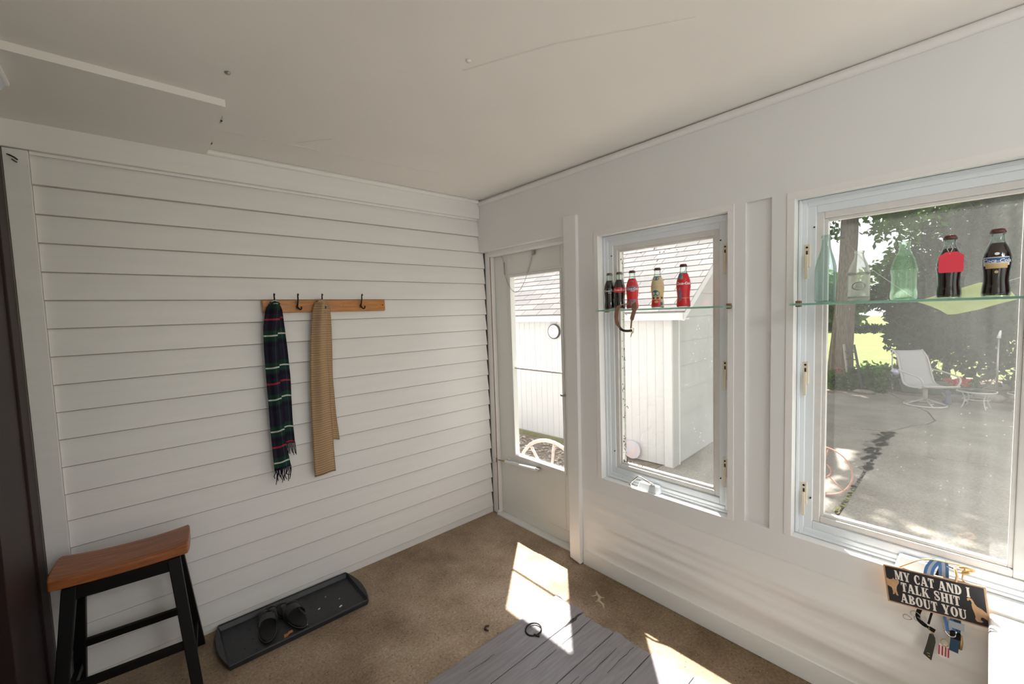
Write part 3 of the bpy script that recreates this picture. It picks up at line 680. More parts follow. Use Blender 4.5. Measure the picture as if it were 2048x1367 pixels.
nb = MB()
for i in range(15):
    for j in range(6):
        if (i+j) % 2 == 0: nb.lathe([(.0045, 0), (.0035, .0022), (.0015, .003)], 7, (-.28+i*.04, -.11+j*.044, .0055))
tag(nb.build('nub', M['traygrey'], bt, True), kind='stuff')
cm = MB()
for x, y, w in ((.10, -.03, .010), (.19, -.09, .014), (.21, -.02, .006), (.16, .05, .005), (.02, -.11, .006), (-.15, .05, .006)):
    cm.bar((x, y, .0075), (x+w, y+w*.6, .0075), w*.5, .002)
tag(cm.build('dirt_crumb', M['label_white'], bt), kind='stuff')
# ---- two rubber sandals
def sandal(loc, rz, label, mirror):
    t = empty('sandal', loc, rz, label, 'sandal', 'sandals in the boot tray')
    out = []
    for k in range(40):
        a = 2*pi*k/40; y = .135*sin(a); half = .047 if y > .03 else .040
        x = cos(a)*half*(1 if abs(sin(a)) < .98 else .95); x *= 1-.10*math.exp(-((y+.01)/.04)**2)
        x += mirror*.010*(y/.135)**2*(1 if y > 0 else 0)
        p = abs(sin(a))
        out.append((x*(1+.12*p*p), y))
    s1 = MB(); ringloop(s1, [(sc(out, .96, .97), 0), (out, .008), (out, .016), (sc(out, .95, .97), .020)])
    s1.build('sole', M['rubber'], t, bevel=.002)
    MB().tube([(x*1.005, y*1.003, .0075) for x, y in out], .0022, 5, closed=True).build('welt', M['solegrey'], t, True)
    # Y strap: toe post to both flanks, wide and domed over the foot
    for sd in (-1, 1):
        q = []
        for j in range(11):
            f = j/10; q.append((mirror*.006*(1-f)+sd*.041*f**.8, .085-.105*f, .020+.034*sin(pi*min(1, f*1.05))**.8*(1 if f < .95 else .6)))
        MB().tube(q, [.006+.007*sin(pi*j/10) for j in range(11)], 8, flat=.45).build('strap', M['strap'], t, True)
    MB().tube([(mirror*.006, .085, .019), (mirror*.006, .084, .028)], .005, 8).build('toe_post', M['strap'], t, True)
    # instep band
    def band(u, v):
        a = pi*u; return (.045*cos(a), -.022+.055*(v-.5)+.012*sin(a), .016+.046*sin(a)**.75)
    MB().grid(band, 16, 5).build('instep_band', M['strap'], t, True)
    return t
sandal((-1.545, -.155, .0075), radians(-12), 'left black rubber sandal in the boot tray, lying straight', 1)
sandal((-1.436, -.170, .0075), radians(9), 'right black rubber sandal in the boot tray, turned inward', -1)
lf_ = MB().prism([(-.030, -.008), (-.012, -.012), (.004, -.006), (.020, -.010), (.030, .004), (.012, .010), (.002, .004), (-.014, .010)], 0, .0022)
o = lf_.build('dry_leaf', mat('orange dry leaf', (.50, .20, .06), .8), loc=(-1.487, -.290, .0095)); o.rotation_euler = (.08, .1, .5)
tag(o, 'bright orange dry leaf scrap between the sandals on the tray edge', 'leaf')

# ---- stool
st = empty('saddle_stool', (-2.034, -.214, 0), radians(-6), 'wooden saddle seat stool with black painted legs in the left corner', 'stool')
SH = .624
def seat_mesh():
    m = MB(); nx, ny = 20, 8; W_, Dp, T = .417, .212, .038
    top = lambda x: SH-.006+.015*(abs(x)/(W_/2))**2.2
    for side in (0, 1):
        for j in range(ny+1):
            for i in range(nx+1):
                x = -W_/2+W_*i/nx; y = -Dp/2+Dp*j/ny
                fx = x*(1-.03*(abs(y)/(Dp/2))**4)
                z = top(x) if side == 0 else top(x)*.4+(SH-.006)*.6-T
                if side == 0 and j in (0, ny): z -= .004
                m.v.append((fx, y, z))
    q = (nx+1)*(ny+1); ix = lambda s_, i, j: s_*q+j*(nx+1)+i
    for j in range(ny):
        for i in range(nx):
            m.f.append((ix(0, i, j), ix(0, i+1, j), ix(0, i+1, j+1), ix(0, i, j+1))); m.f.append((ix(1, i, j), ix(1, i, j+1), ix(1, i+1, j+1), ix(1, i+1, j)))
    for i in range(nx):
        m.f.append((ix(0, i, 0), ix(1, i, 0), ix(1, i+1, 0), ix(0, i+1, 0))); m.f.append((ix(0, i, ny), ix(0, i+1, ny), ix(1, i+1, ny), ix(1, i, ny)))
    for j in range(ny):
        m.f.append((ix(0, 0, j), ix(0, 0, j+1), ix(1, 0, j+1), ix(1, 0, j))); m.f.append((ix(0, nx, j), ix(1, nx, j), ix(1, nx, j+1), ix(0, nx, j+1)))
    m.mi = [0]*len(m.f); return m
seat_mesh().build('seat', M['seat'], st, bevel=.006, seg=3)
ZT = SH-.052
leg = {}
for sx in (-1, 1):
    for sy in (-1, 1):
        t_ = Vector((sx*.153, sy*.068, ZT)); f_ = Vector((sx*.205, sy*.188, 0)); leg[sx, sy] = (t_, f_)
        d = (f_-t_)
        MB().hexa([f_+Vector((a*.018, b*.015, 0)) for a, b in ((-1,-1), (1,-1), (1,1), (-1,1))], [t_+Vector((a*.021, b*.016, 0)) for a, b in ((-1,-1), (1,-1), (1,1), (-1,1))]).build('leg', M['black'], st, bevel=.003)
at = lambda k, z: leg[k][0].lerp(leg[k][1], (ZT-z)/ZT)
for sy in (-1, 1):
    MB().bar(at((-1, sy), ZT-.026), at((1, sy), ZT-.026), .020, .050).build('apron', M['black'], st, bevel=.002)
    MB().bar(at((-1, sy), .225 if sy < 0 else .225), at((1, sy), .225), .020, .030).build('stretcher', M['black'], st, bevel=.002)
for sx in (-1, 1):
    MB().bar(at((sx, -1), ZT-.026), at((sx, 1), ZT-.026), .020, .050).build('apron', M['black'], st, bevel=.002)
    MB().bar(at((sx, -1), .130), at((sx, 1), .130), .020, .030).build('stretcher', M['black'], st, bevel=.002)

# ================================================================== COAT RACK AND SCARVES
cr = empty('coat_rack', (0, 0, 0), 0, 'narrow honey wood coat rack with four black wire hooks on the clapboards', 'coat rack')
MB().box(-1.4415, -.7665, -.020, -.0022, 1.579, 1.646).build('board', M['rack'], cr, bevel=.004)
for x in (-1.391, -1.277, -1.152, -.926):
    h = MB().tube([(x, -.021, 1.612), (x, -.030, 1.610), (x+.002, -.036, 1.626), (x+.002, -.046, 1.650), (x, -.052, 1.668), (x-.001, -.060, 1.676), (x-.002, -.066, 1.671)], [.004, .0045, .004, .0038, .0036, .004, .005], 8)
    h.tube([(x, -.030, 1.612), (x+.004, -.034, 1.600), (x+.010, -.046, 1.592), (x+.014, -.056, 1.598), (x+.012, -.060, 1.608)], [.004, .004, .0038, .004, .005], 8)
    h.lathe([(.010, 0), (.009, .003)], 10, (x+.004, -.0215, 1.600))
    h.build('coat_hook', M['iron'], cr, True)
for x, z in ((-1.424, 1.596), (-1.410, 1.613), (-1.04, 1.613), (-.812, 1.613), (-.783, 1.613)):
    q = MB().lathe([(.004, 0), (.003, .0015)], 8).build('screw', M['brass'] if x in (-1.04, -.812) else M['iron'], cr); q.matrix_local = Matrix.Translation((x, -.0202, z)) @ Matrix.Rotation(pi/2, 4, 'X')

def tail(m, prof, yb, th, fold, vlen, nu=14, nv=44, phase=0, v0=0, dirn=1):
    """one hanging length of cloth; prof = [(z, x_left, x_right), ...] top to bottom"""
    zs_ = [p[0] for p in prof][::-1]
    xl = lambda z: np.interp(z, zs_, [p[1] for p in prof][::-1]); xr = lambda z: np.interp(z, zs_, [p[2] for p in prof][::-1])
    zt, zb = prof[0][0], prof[-1][0]; S = len(m.v)
    def fn(side):
        def f(u, v):
            z = zt+(zb-zt)*v; a, b = xl(z), xr(z)
            g = fold*sin(u*2*pi*1.15+phase)*(1-.55*v)+.004*noise.noise(Vector((u*3, v*5, phase)))
            round_ = -.010*(1-v)*sin(pi*u)
            return (a+(b-a)*u, yb+g+round_+side*th/2, z-.004*sin(u*5+phase)*v)
        return f
    for sd in (-1, 1):
        b0 = len(m.v); m.grid(fn(sd), nu, nv)
        for i in range(b0, len(m.v)):
            u, v = m.uv[i]; m.uv[i] = (u, v0+dirn*v*(zt-zb)/vlen)
    n = (nu+1)*(nv+1); A = S; B = S+n
    for j in range(nv):
        for c in (0, nu):
            m.f.append((A+j*(nu+1)+c, A+(j+1)*(nu+1)+c, B+(j+1)*(nu+1)+c, B+j*(nu+1)+c)); m.mi.append(0)
    for i in range(nu):
        k = nv*(nu+1)+i; m.f.append((A+k, A+k+1, B+k+1, B+k)); m.mi.append(0)
def loop_top(m, x0, x1, yback, yfront, z, rise, vlen, v0):
    def f(u, v):
        a = pi*v; y = (yback+yfront)/2+(yback-yfront)/2*cos(a); pin = 1-.45*sin(a)
        xc = (x0+x1)/2; return (xc+(x1-x0)*(u-.5)*pin, y, z+rise*sin(a)-.01*abs(u-.5)*2*sin(a))
    b0 = len(m.v); m.grid(f, 12, 12)
    for i in range(b0, len(m.v)): u, v = m.uv[i]; m.uv[i] = (u, v0+v*.05/vlen)
P3 = lambda x, y: None
def wx(px, py): # crop coordinates noted while measuring -> wall coordinates are tabulated below
    return px
s1 = empty('plaid_scarf', (0, 0, 0), 0, 'navy and green plaid scarf with fringe hanging on the leftmost hook', 'scarf')
m = MB()
tail(m, [(1.628, -1.412, -1.366), (1.60, -1.432, -1.360), (1.50, -1.449, -1.374), (1.387, -1.452, -1.384), (1.24, -1.452, -1.388), (1.127, -1.450, -1.386), (.98, -1.450, -1.384), (.859, -1.447, -1.378), (.752, -1.444, -1.364)], -.046, .007, .011, .335, phase=.4)
m.build('front_tail', M['plaid'], s1, True)
m = MB()
tail(m, [(1.628, -1.408, -1.366), (1.60, -1.418, -1.352), (1.50, -1.410, -1.346), (1.387, -1.405, -1.340), (1.24, -1.402, -1.334), (1.127, -1.398, -1.336), (1.0, -1.396, -1.338), (.875, -1.390, -1.334)], -.029, .006, .008, .335, phase=2.2, v0=.03)
m.build('back_tail', M['plaid'], s1, True)
m = MB(); loop_top(m, -1.416, -1.362, -.024, -.056, 1.622, .026, .335, .9); m.build('fold', M['plaid'], s1, True)
fr = MB()
for i in range(13):
    x = -1.443+i*.0065; z = .753; k = random.uniform(.055, .085) if i % 3 else .045
    fr.tube([(x, -.044, z+.004), (x+random.uniform(-.003, .003), -.046, z-.3*k), (x+random.uniform(-.006, .006), -.044, z-.7*k), (x+random.uniform(-.010, .006), -.045, z-k)], [.0026, .0026, .0024, .0018], 5)
fr.build('front_fringe', M['fringe'], s1, True)
fr = MB()
for i in range(8):
    x = -1.386+i*.0072; k = random.uniform(.05, .075)
    fr.tube([(x, -.030, .879), (x+.002, -.031, .879-.5*k), (x+random.uniform(0, .009), -.030, .879-k)], [.0026, .0024, .0018], 5)
fr.build('back_fringe', M['fringe'], s1, True)
s2 = empty('knit_scarf', (0, 0, 0), 0, 'plain tan ribbed knit scarf hanging on the third hook', 'scarf')
m = MB()
tail(m, [(1.632, -1.185, -1.125), (1.60, -1.200, -1.120), (1.50, -1.215, -1.130), (1.369, -1.228, -1.138), (1.2, -1.238, -1.138), (1.0, -1.244, -1.138), (.85, -1.246, -1.137), (.664, -1.247, -1.134)], -.050, .009, .012, 1.0, phase=1.1)
m.build('front_tail', M['knit'], s2, True)
m = MB()
tail(m, [(1.632, -1.180, -1.125), (1.60, -1.175, -1.108), (1.5, -1.178, -1.106), (1.369, -1.18, -1.110), (1.2, -1.178, -1.116), (1.0, -1.166, -1.110), (.842, -1.158, -1.098)], -.033, .008, .005, 1.0, phase=3.0)
m.build('back_tail', M['knit'], s2, True)
m = MB(); loop_top(m, -1.187, -1.121, -.024, -.060, 1.628, .024, 1.0, 0); m.build('fold', M['knit'], s2, True)

# ================================================================== SHELVES AND BOTTLES
def shelf(y0, y1, z, label):
    t = empty('glass_shelf', (0, 0, 0), 0, label, 'shelf')
    MB().box(-.098, -.006, y0+.002, y1-.002, z-.008, z).build('glass_plate', M['shelf'], t)
    e = MB().box(-.100, -.0981, y0, y1, z-.008, z).box(-.098, -.006, y1-.002, y1, z-.008, z).box(-.098, -.006, y0, y0+.002, z-.008, z)
    e.build('polished_edge', M['shelf_edge'], t)
    for y in (y0+.012, y1-.008):
        MB().box(-.020, .0, y-.009, y+.009, z-.014, z+.010).build('shelf_clip', M['rust'], t, bevel=.002)
    return t
SZ = 1.538
shelf(-1.786, -1.128, SZ, 'narrow clear glass shelf across the left window')
shelf(-2.695, -2.026, SZ, 'narrow clear glass shelf across the right window')
COKE = [(.026, 0), (.0285, .003), (.0290, .012), (.0282, .024), (.0262, .040), (.0258, .050), (.0272, .068), (.0292, .086), (.0300, .098), (.0296, .108), (.0268, .124), (.0222, .139), (.0178, .150), (.0146, .160), (.0134, .170), (.0132, .178), (.0150, .180), (.0150, .184), (.0132, .185), (.0132, .190)]
def pr(prof, z):
    zz = [p[1] for p in prof]; return float(np.interp(z, zz, [p[0] for p in prof]))
VIEW = lambda y: math.atan2(CAM.y-y, CAM.x+.052)          # bottles are turned with their labels to the room
CLEAR = bottle_glass('greenish clear glass', (.90, .97, .94), .22)
TEAL = bottle_glass('teal clear glass', (.80, .89, .87), .32, .16, (.50, .66, .62))
GREEN = bottle_glass('light green glass', (.86, .965, .875), .30, .20, (.72, .95, .76))
GREEN_RIB = bottle_glass('green rib glass', (.90, .97, .91), .3)
WHITEG = bottle_glass('old clear glass', (.93, .95, .92), .34, .34, (.84, .85, .80))
def text_mesh(s, size, off=0.0, ext=0.0, shear=0.0, sx=1.0, res=2):
    c = bpy.data.curves.new('t', 'FONT'); c.body = s; c.size = size; c.align_x = 'CENTER'; c.align_y = 'CENTER'; c.offset = off; c.extrude = ext; c.shear = shear; c.resolution_u = res
    c.space_character = 1.0
    o = bpy.data.objects.new('t', c); COL.objects.link(o); bpy.context.view_layer.update()
    me = bpy.data.meshes.new_from_object(o.evaluated_get(bpy.context.evaluated_depsgraph_get()))
    V_ = [(v.co.x*sx, v.co.y, v.co.z) for v in me.vertices]; F_ = [tuple(p.vertices) for p in me.polygons]
    bpy.data.objects.remove(o); bpy.data.curves.remove(c); bpy.data.meshes.remove(me); return V_, F_
def wrap_text(parent, s, size, prof, zc, ang, material, off=.0003, name='lettering', rot=0.0, shear=.25, gap=.0012, sx=1.0):
    V_, F_ = text_mesh(s, size, off, 0, shear, sx); vs = []
    for x, y, z in V_:
        x, y = x*cos(rot)-y*sin(rot), x*sin(rot)+y*cos(rot)
        r = pr(prof, zc+y)+gap; a = ang+x/r; vs.append((r*cos(a), r*sin(a), zc+y))
    return MB().add(vs, F_).build(name, material, parent)
def shell(parent, name, prof, za, zb, material, gap=.0006, a0=0, a1=2*pi, n=28, rows=8):
    p = [(pr(prof, za+(zb-za)*i/rows)+gap, za+(zb-za)*i/rows) for i in range(rows+1)]
    return MB().lathe(p, n, a0=a0, a1=a1, cap=False).build(name, material, parent, True)
def patch(parent, name, prof, zc, ang, w, h, material, gap=.001, n=14):
    vs = [((pr(prof, zc)+gap)*cos(ang), (pr(prof, zc)+gap)*sin(ang), zc)]
    for i in range(n):
        t = 2*pi*i/n; z = zc+h/2*sin(t); r = pr(prof, z)+gap; a = ang+(w/2*cos(t))/r; vs.append((r*cos(a), r*sin(a), z))
    return MB().add(vs, [(0, 1+i, 1+(i+1) % n) for i in range(n)]).build(name, material, parent)
def flutes(prof, z0, z1, depth, nf=10, n=40):
    pass
def cola(loc, label, capm, scale=1.0, full=True, group=None):
    t = empty('cola_bottle', loc, 0, label, 'bottle', group); t.scale = (scale,)*3
    n = 40; vs = []; fs = []
    P_ = []
    for r, z in COKE: P_.append((r, z))
    zs_ = sorted(set([p[1] for p in COKE]+[.006, .03, .06, .075, .115, .132]))
    for z in zs_:
        r = pr(COKE, z)
        for j in range(n):
            k = .0011*(abs(cos(5*2*pi*j/n))-.6) if (.012 < z < .062 or .112 < z < .14) else 0
            vs.append(((r+k)*cos(2*pi*j/n), (r+k)*sin(2*pi*j/n), z))
    for i in range(len(zs_)-1):
        for j in range(n): fs.append((i*n+j, i*n+(j+1) % n, (i+1)*n+(j+1) % n, (i+1)*n+j))
    fs.append(tuple(range(n-1, -1, -1)))
    MB().add(vs, fs).build('glass', CLEAR, t, True)
    lp = [(max(.001, r-.0022), z) for r, z in COKE if .004 <= z <= .151]; lp = [(lp[0][0]*.9, .0035)]+lp+[(.0150, .1525), (.001, .1526)]
    MB().lathe(lp, 24).build('cola', M['cola'], t, True)
    cp = MB(); nn = 42; cv = []
    for z, rr in ((.1815, .0158), (.1835, .0160), (.1885, .0146), (.1915, .0136), (.1925, .0120)):
        for j in range(nn):
            r = rr*(1+(.035 if j % 2 else -.01)*(1 if z < .186 else .2)); cv.append((r*cos(2*pi*j/nn), r*sin(2*pi*j/nn), z))
    cf = [(i*nn+j, i*nn+(j+1) % nn, (i+1)*nn+(j+1) % nn, (i+1)*nn+j) for i in range(4) for j in range(nn)]+[tuple(4*nn+j for j in range(nn))]
    cp.add(cv, cf).build('crown_cap', capm, t, True)
    return t
BX = -.052
def bl(y): return (BX, y, SZ+.0003)
# left window
y = -1.186; b = cola(bl(y), 'dark cola bottle with only white script, at the left end of the left shelf', M['cap_grey']); a = VIEW(y)
wrap_text(b, 'Coca-Cola', .0150, COKE, .098, a, M['label_white'], .0004); wrap_text(b, 'CLASSIC', .0045, COKE, .087, a, M['label_white'], .0002, shear=0)
y = -1.246; b = cola(bl(y), 'dark cola bottle with a red band label, second on the left shelf', M['cap_grey']); a = VIEW(y)
shell(b, 'band_label', COKE, .086, .1115, M['label_red']); wrap_text(b, 'Coca-Cola', .0150, COKE, .099, a, M['label_white'], .0004)
y = -1.322; b = cola(bl(y), 'red sleeved cola bottle with mauve emblem, behind the hanging collar on the left shelf', M['cap_rust']); a = VIEW(y)
shell(b, 'sleeve', COKE, .006, .149, M['label_red'], rows=22); patch(b, 'round_emblem', COKE, .124, a, .040, .034, M['label_mauve']); patch(b, 'emblem_centre', COKE, .125, a, .020, .018, M['label_red'], .0016)
shell(b, 'mauve_band', COKE, .090, .112, M['label_mauve'], .0009, a-.85, a+.85); wrap_text(b, 'Coca-Cola', .0150, COKE, .100, a, M['label_white'], .0004, gap=.0018)
wrap_text(b, 'Classic', .008, COKE, .090, a, M['label_white'], .0002, gap=.0018); shell(b, 'lower_print', COKE, .012, .048, M['label_mauve'], .0009, a-.7, a+.7)
y = -1.461; b = cola(bl(y), 'cola bottle in a cream and yellow sleeve with blue ovals on the left shelf', M['cap_rust']); a = VIEW(y)
shell(b, 'sleeve', COKE, .006, .149, M['label_cream'], rows=22); patch(b, 'top_oval', COKE, .139, a-.25, .026, .016, M['label_teal']); patch(b, 'blue_oval', COKE, .070, a-.35, .040, .030, M['label_teal'], .0012)
wrap_text(b, 'Coca-Cola', .0155, COKE, .107, a, M['label_red'], .0004); wrap_text(b, 'Coca-Cola', .0155, COKE, .1075, a-.02, M['label_white'], .0001, name='lettering_outline', gap=.0020)
for k in range(5): patch(b, 'print_spot', COKE, .048+.008*(k % 2), a-.75+k*.38, .012, .012, M['label_brown'] if k % 2 == 0 else M['label_tan'], .0013)
shell(b, 'lower_print', COKE, .008, .040, M['label_red'], .0009, a-1.1, a+.5); patch(b, 'pale_spot', COKE, .020, a+.65, .014, .018, M['label_teal'], .0014); patch(b, 'white_spot', COKE, .03, a-.2, .02, .012, M['label_tan'], .0014)
y = -1.590; b = cola(bl(y), 'bright red sleeved cola bottle, rightmost on the left shelf', M['cap_rust'], 1.02); a = VIEW(y)
shell(b, 'sleeve', COKE, .004, .149, M['label_red'], rows=22); shell(b, 'grey_print', COKE, .124, .149, M['label_grey'], .0009, a-1.3, a-.05); wrap_text(b, 'Coca-Cola', .0155, COKE, .105, a, M['label_white'], .0006)
patch(b, 'bottle_print', COKE, .058, a-.55, .018, .062, M['label_mauve']); shell(b, 'lower_line', COKE, .040, .042, M['label_tan'], .0009, a-1, a+1)
# right window
def plain_bottle(name, loc, prof, material, label, n=32):
    t = empty(name, loc, 0, label, 'bottle'); H_ = prof[-1][1]
    inner = [(max(.002, r-.003), max(.004, z)) for r, z in prof[:-2]]
    MB().lathe(prof, n, cap=False).build('glass', material, t, True); 
    MB().lathe([(prof[0][0]*.95, .0006), (prof[0][0]*.98, .006), (prof[0][0]*.5, .004), (.001, .0035)], n, cap=False).build('base', material, t, True)
    return t
TB = [(.026, 0), (.0318, .003), (.0325, .010), (.0325, .118), (.0315, .130), (.0275, .150), (.0215, .172), (.0165, .190), (.0140, .206), (.0133, .222), (.0133, .233), (.0150, .234), (.0150, .242), (.0128, .244)]
t = plain_bottle('tall_bottle', (BX, -2.128, SZ+.0003), TB, TEAL, 'tall empty teal glass bottle, leftmost on the right shelf')
CB = [(.025, 0), (.0300, .003), (.0305, .010), (.0305, .082), (.0310, .088), (.0310, .098), (.0285, .112), (.0235, .128), (.0180, .142), (.0140, .153), (.0128, .162), (.0128, .166), (.0145, .167), (.0145, .173), (.0125, .175)]
t = plain_bottle('embossed_bottle', (BX, -2.224, SZ+.0003), CB, WHITEG, 'empty clear bottle with an embossed round crest, second on the right shelf'); a = VIEW(-2.224)
em = MB()
for rr in (.017, .019): em.tube([((pr(CB, .052)+.0006)*cos(a+rr*cos(q)/.0305), (pr(CB, .052)+.0006)*sin(a+rr*cos(q)/.0305), .052+rr*.72*sin(q)) for q in np.linspace(0, 2*pi, 33)[:-1]], .0007, 5, closed=True)
for z in (.098, .094, .016, .012): em.tube([((pr(CB, z)+.0003)*cos(q), (pr(CB, z)+.0003)*sin(q), z) for q in np.linspace(0, 2*pi, 33)[:-1]], .0009, 5, closed=True)
em.build('embossed_crest', M['label_grey'], t, True)
for i in range(6):
    zz = .046+.0035*i; w_ = .010-.0006*i
    MB().tube([((.0309)*cos(a+q/.0305), .0309*sin(a+q/.0305), zz+.001*sin(q*900+i)) for q in np.linspace(-w_, w_, 9)], .0007, 4).build('embossed_line', M['label_grey'], t, True)
GB = [(.028, 0), (.0335, .003), (.0345, .012), (.0340, .024), (.0322, .032), (.0318, .080), (.0335, .086), (.0345, .092), (.0345, .098), (.0325, .102), (.0300, .116), (.0255, .132), (.0200, .146), (.0158, .157), (.0140, .167), (.0136, .176), (.0150, .178), (.0150, .188), (.0125, .190)]
t = plain_bottle('green_bottle', (BX, -2.340, SZ+.0003), GB, GREEN, 'empty light green bottle with ribbed shoulder, third on the right shelf')
em = MB()
for k in range(9):
    z = .102+k*.0052; em.tube([((pr(GB, z)+.0004)*cos(q), (pr(GB, z)+.0004)*sin(q), z) for q in np.linspace(0, 2*pi, 37)[:-1]], .0010, 5, closed=True)
em.build('shoulder_rib', GREEN_RIB, t, True)
y = -2.444; b = cola(bl(y), 'dark cola bottle with a red paper tag around its neck on the right shelf', M['cap_rust'], 1.0); a = VIEW(y)
tg = [(-.024, -.034), (.024, -.034), (.027, -.030), (.027, .016), (.012, .028), (-.012, .028), (-.027, .016), (-.027, -.030)]
fx = Vector((cos(a), sin(a), 0)); fy = Vector((-sin(a), cos(a), 0))
Mt = Matrix((fy, Vector((0, 0, 1)), fx)).transposed().to_4x4(); Mt.translation = fx*.0325+Vector((0, 0, .112))+fy*.003
MB().prism(tg, 0, .0008, Mt).build('paper_tag', M['tag_red'], b)
MB().tube([fx*.0335+Vector((0, 0, .134)), fx*.024+Vector((0, 0, .150))-fy*.006, -fx*.014+Vector((0, 0, .166)), fx*.014+Vector((0, 0, .166)), fx*.024+Vector((0, 0, .150))+fy*.006, fx*.0335+Vector((0, 0, .134))], .0007, 5).build('tag_string', M['label_white'], b, True)
wrap_text(b, 'Coca-Cola', .0150, COKE, .098, a-.95, M['label_white'], .0004)
y = -2.541; b = cola(bl(y), 'dark cola bottle with a blue, white and tan label on the right shelf', M['cap_rust'], 1.02); a = VIEW(y)
shell(b, 'white_print', COKE, .088, .112, M['label_white'], .0006, a-1.0, a+.9); shell(b, 'blue_print', COKE, .096, .110, M['label_blue'], .0009, a-.9, a+.95); shell(b, 'tan_print', COKE, .080, .094, M['label_tan'], .0010, a-.8, a+.75)
wrap_text(b, 'Coca-Cola', .0140, COKE, .101, a, M['label_white'], .0003, gap=.0016); patch(b, 'small_mark', COKE, .121, a, .010, .008, M['label_white']); patch(b, 'lower_mark', COKE, .070, a, .008, .008, M['label_tan'])
y = -2.638; b = cola(bl(y), 'dark cola bottle cut by the right edge, last on the right shelf', M['cap_rust'], 1.0); a = VIEW(y)
wrap_text(b, 'Coca-Cola', .0150, COKE, .098, a, M['label_white'], .0004)

# ---- leather collar hanging over the left shelf
lc = empty('leather_collar', (0, 0, 0), 0, 'tan leather pet collar with a metal buckle hung over the left shelf', 'collar')
def strip(parent, name, pts, width, th, material, wdir=(1, 0, 0), twist=0):
    m = MB(); pts = [Vector(p) for p in pts]; k = len(pts); vs = []
    for i, p in enumerate(pts):
        d = (pts[min(i+1, k-1)]-pts[max(i-1, 0)]).normalized(); w = Vector(wdir); w = (w-d*w.dot(d)).normalized(); nrm = d.cross(w)
        w = w*cos(twist*i/k)+nrm*sin(twist*i/k); nrm = d.cross(w)
        ww = width[i] if isinstance(width, (list, tuple)) else width
        vs += [p+w*ww/2+nrm*th/2, p-w*ww/2+nrm*th/2, p-w*ww/2-nrm*th/2, p+w*ww/2-nrm*th/2]
    fs = [(0, 1, 2, 3), tuple((k-1)*4+j for j in (3, 2, 1, 0))]
    for i in range(k-1):
        for j in range(4): fs.append((i*4+j, (i+1)*4+j, (i+1)*4+(j+1) % 4, i*4+(j+1) % 4))
    return m.add(vs, fs).build(name, material, parent)
def smoothpath(P, n=6):
    P = [Vector(p) for p in P]; out = []
    for i in range(len(P)-1):
        a_, b_, c_, d_ = P[max(i-1, 0)], P[i], P[i+1], P[min(i+2, len(P)-1)]
        for j in range(n):
            t = j/n; out.append(.5*((2*b_)+(c_-a_)*t+(2*a_-5*b_+4*c_-d_)*t*t+(3*b_-a_-3*c_+d_)*t**3))
    return out+[P[-1]]
strip(lc, 'left_strap', smoothpath([(-.088, -1.322, SZ+.026), (-.104, -1.292, SZ+.022), (-.108, -1.272, SZ+.002), (-.106, -1.262, SZ-.035), (-.106, -1.268, SZ-.070), (-.106, -1.288, SZ-.100)]), [.010]*4+[.016]*6+[.026]*10+[.024]*6+[.014]*5, .003, M['leather'], (.12, 1, -.25))
strip(lc, 'right_strap', smoothpath([(-.088, -1.322, SZ+.026), (-.100, -1.346, SZ+.030), (-.108, -1.366, SZ+.022), (-.108, -1.366, SZ-.010), (-.106, -1.352, SZ-.050), (-.105, -1.345, SZ-.095)]), [.012]*3+[.022]*7+[.030]*8+[.022]*7+[.008]*6, .003, M['leather'], (.1, 1, .35))
strip(lc, 'buckle_strap', smoothpath([(-.106, -1.284, SZ-.096), (-.106, -1.300, SZ-.106), (-.106, -1.325, SZ-.109), (-.106, -1.352, SZ-.106)]), .012, .004, M['darkleather'], (0, 0, 1))
MB().tube([(-.107, -1.345, SZ-.094), (-.107, -1.362, SZ-.096), (-.107, -1.360, SZ-.118), (-.107, -1.344, SZ-.116)], .0018, 6, closed=True).build('buckle', M['brass'], lc, True)
MB().bar((-.108, -1.356, SZ-.110), (-.108, -1.345, SZ-.138), .004, .003).build('buckle_tongue', M['brass'], lc)

# ================================================================== SIGN AND COLLARS ON THE RIGHT WINDOW CRANK
sg = empty('hanging_sign', (0, 0, 0), 0, 'small black wooden cat sign with cream lettering hung below the right window', 'sign')
A_ = Vector((-.050, -2.3065, .6185)); B_ = Vector((-.050, -2.547, .6465)); D_ = Vector((-.042, -2.3190, .4850))
ex = (B_-A_).normalized(); ey = (A_-D_); ey = (ey-ex*ey.dot(ex)).normalized(); ez = ex.cross(ey)
SW, SHt = .2425, .1330
Ms = Matrix((ex, ey, ez)).transposed().to_4x4(); Ms.translation = A_+ex*SW/2-ey*SHt/2
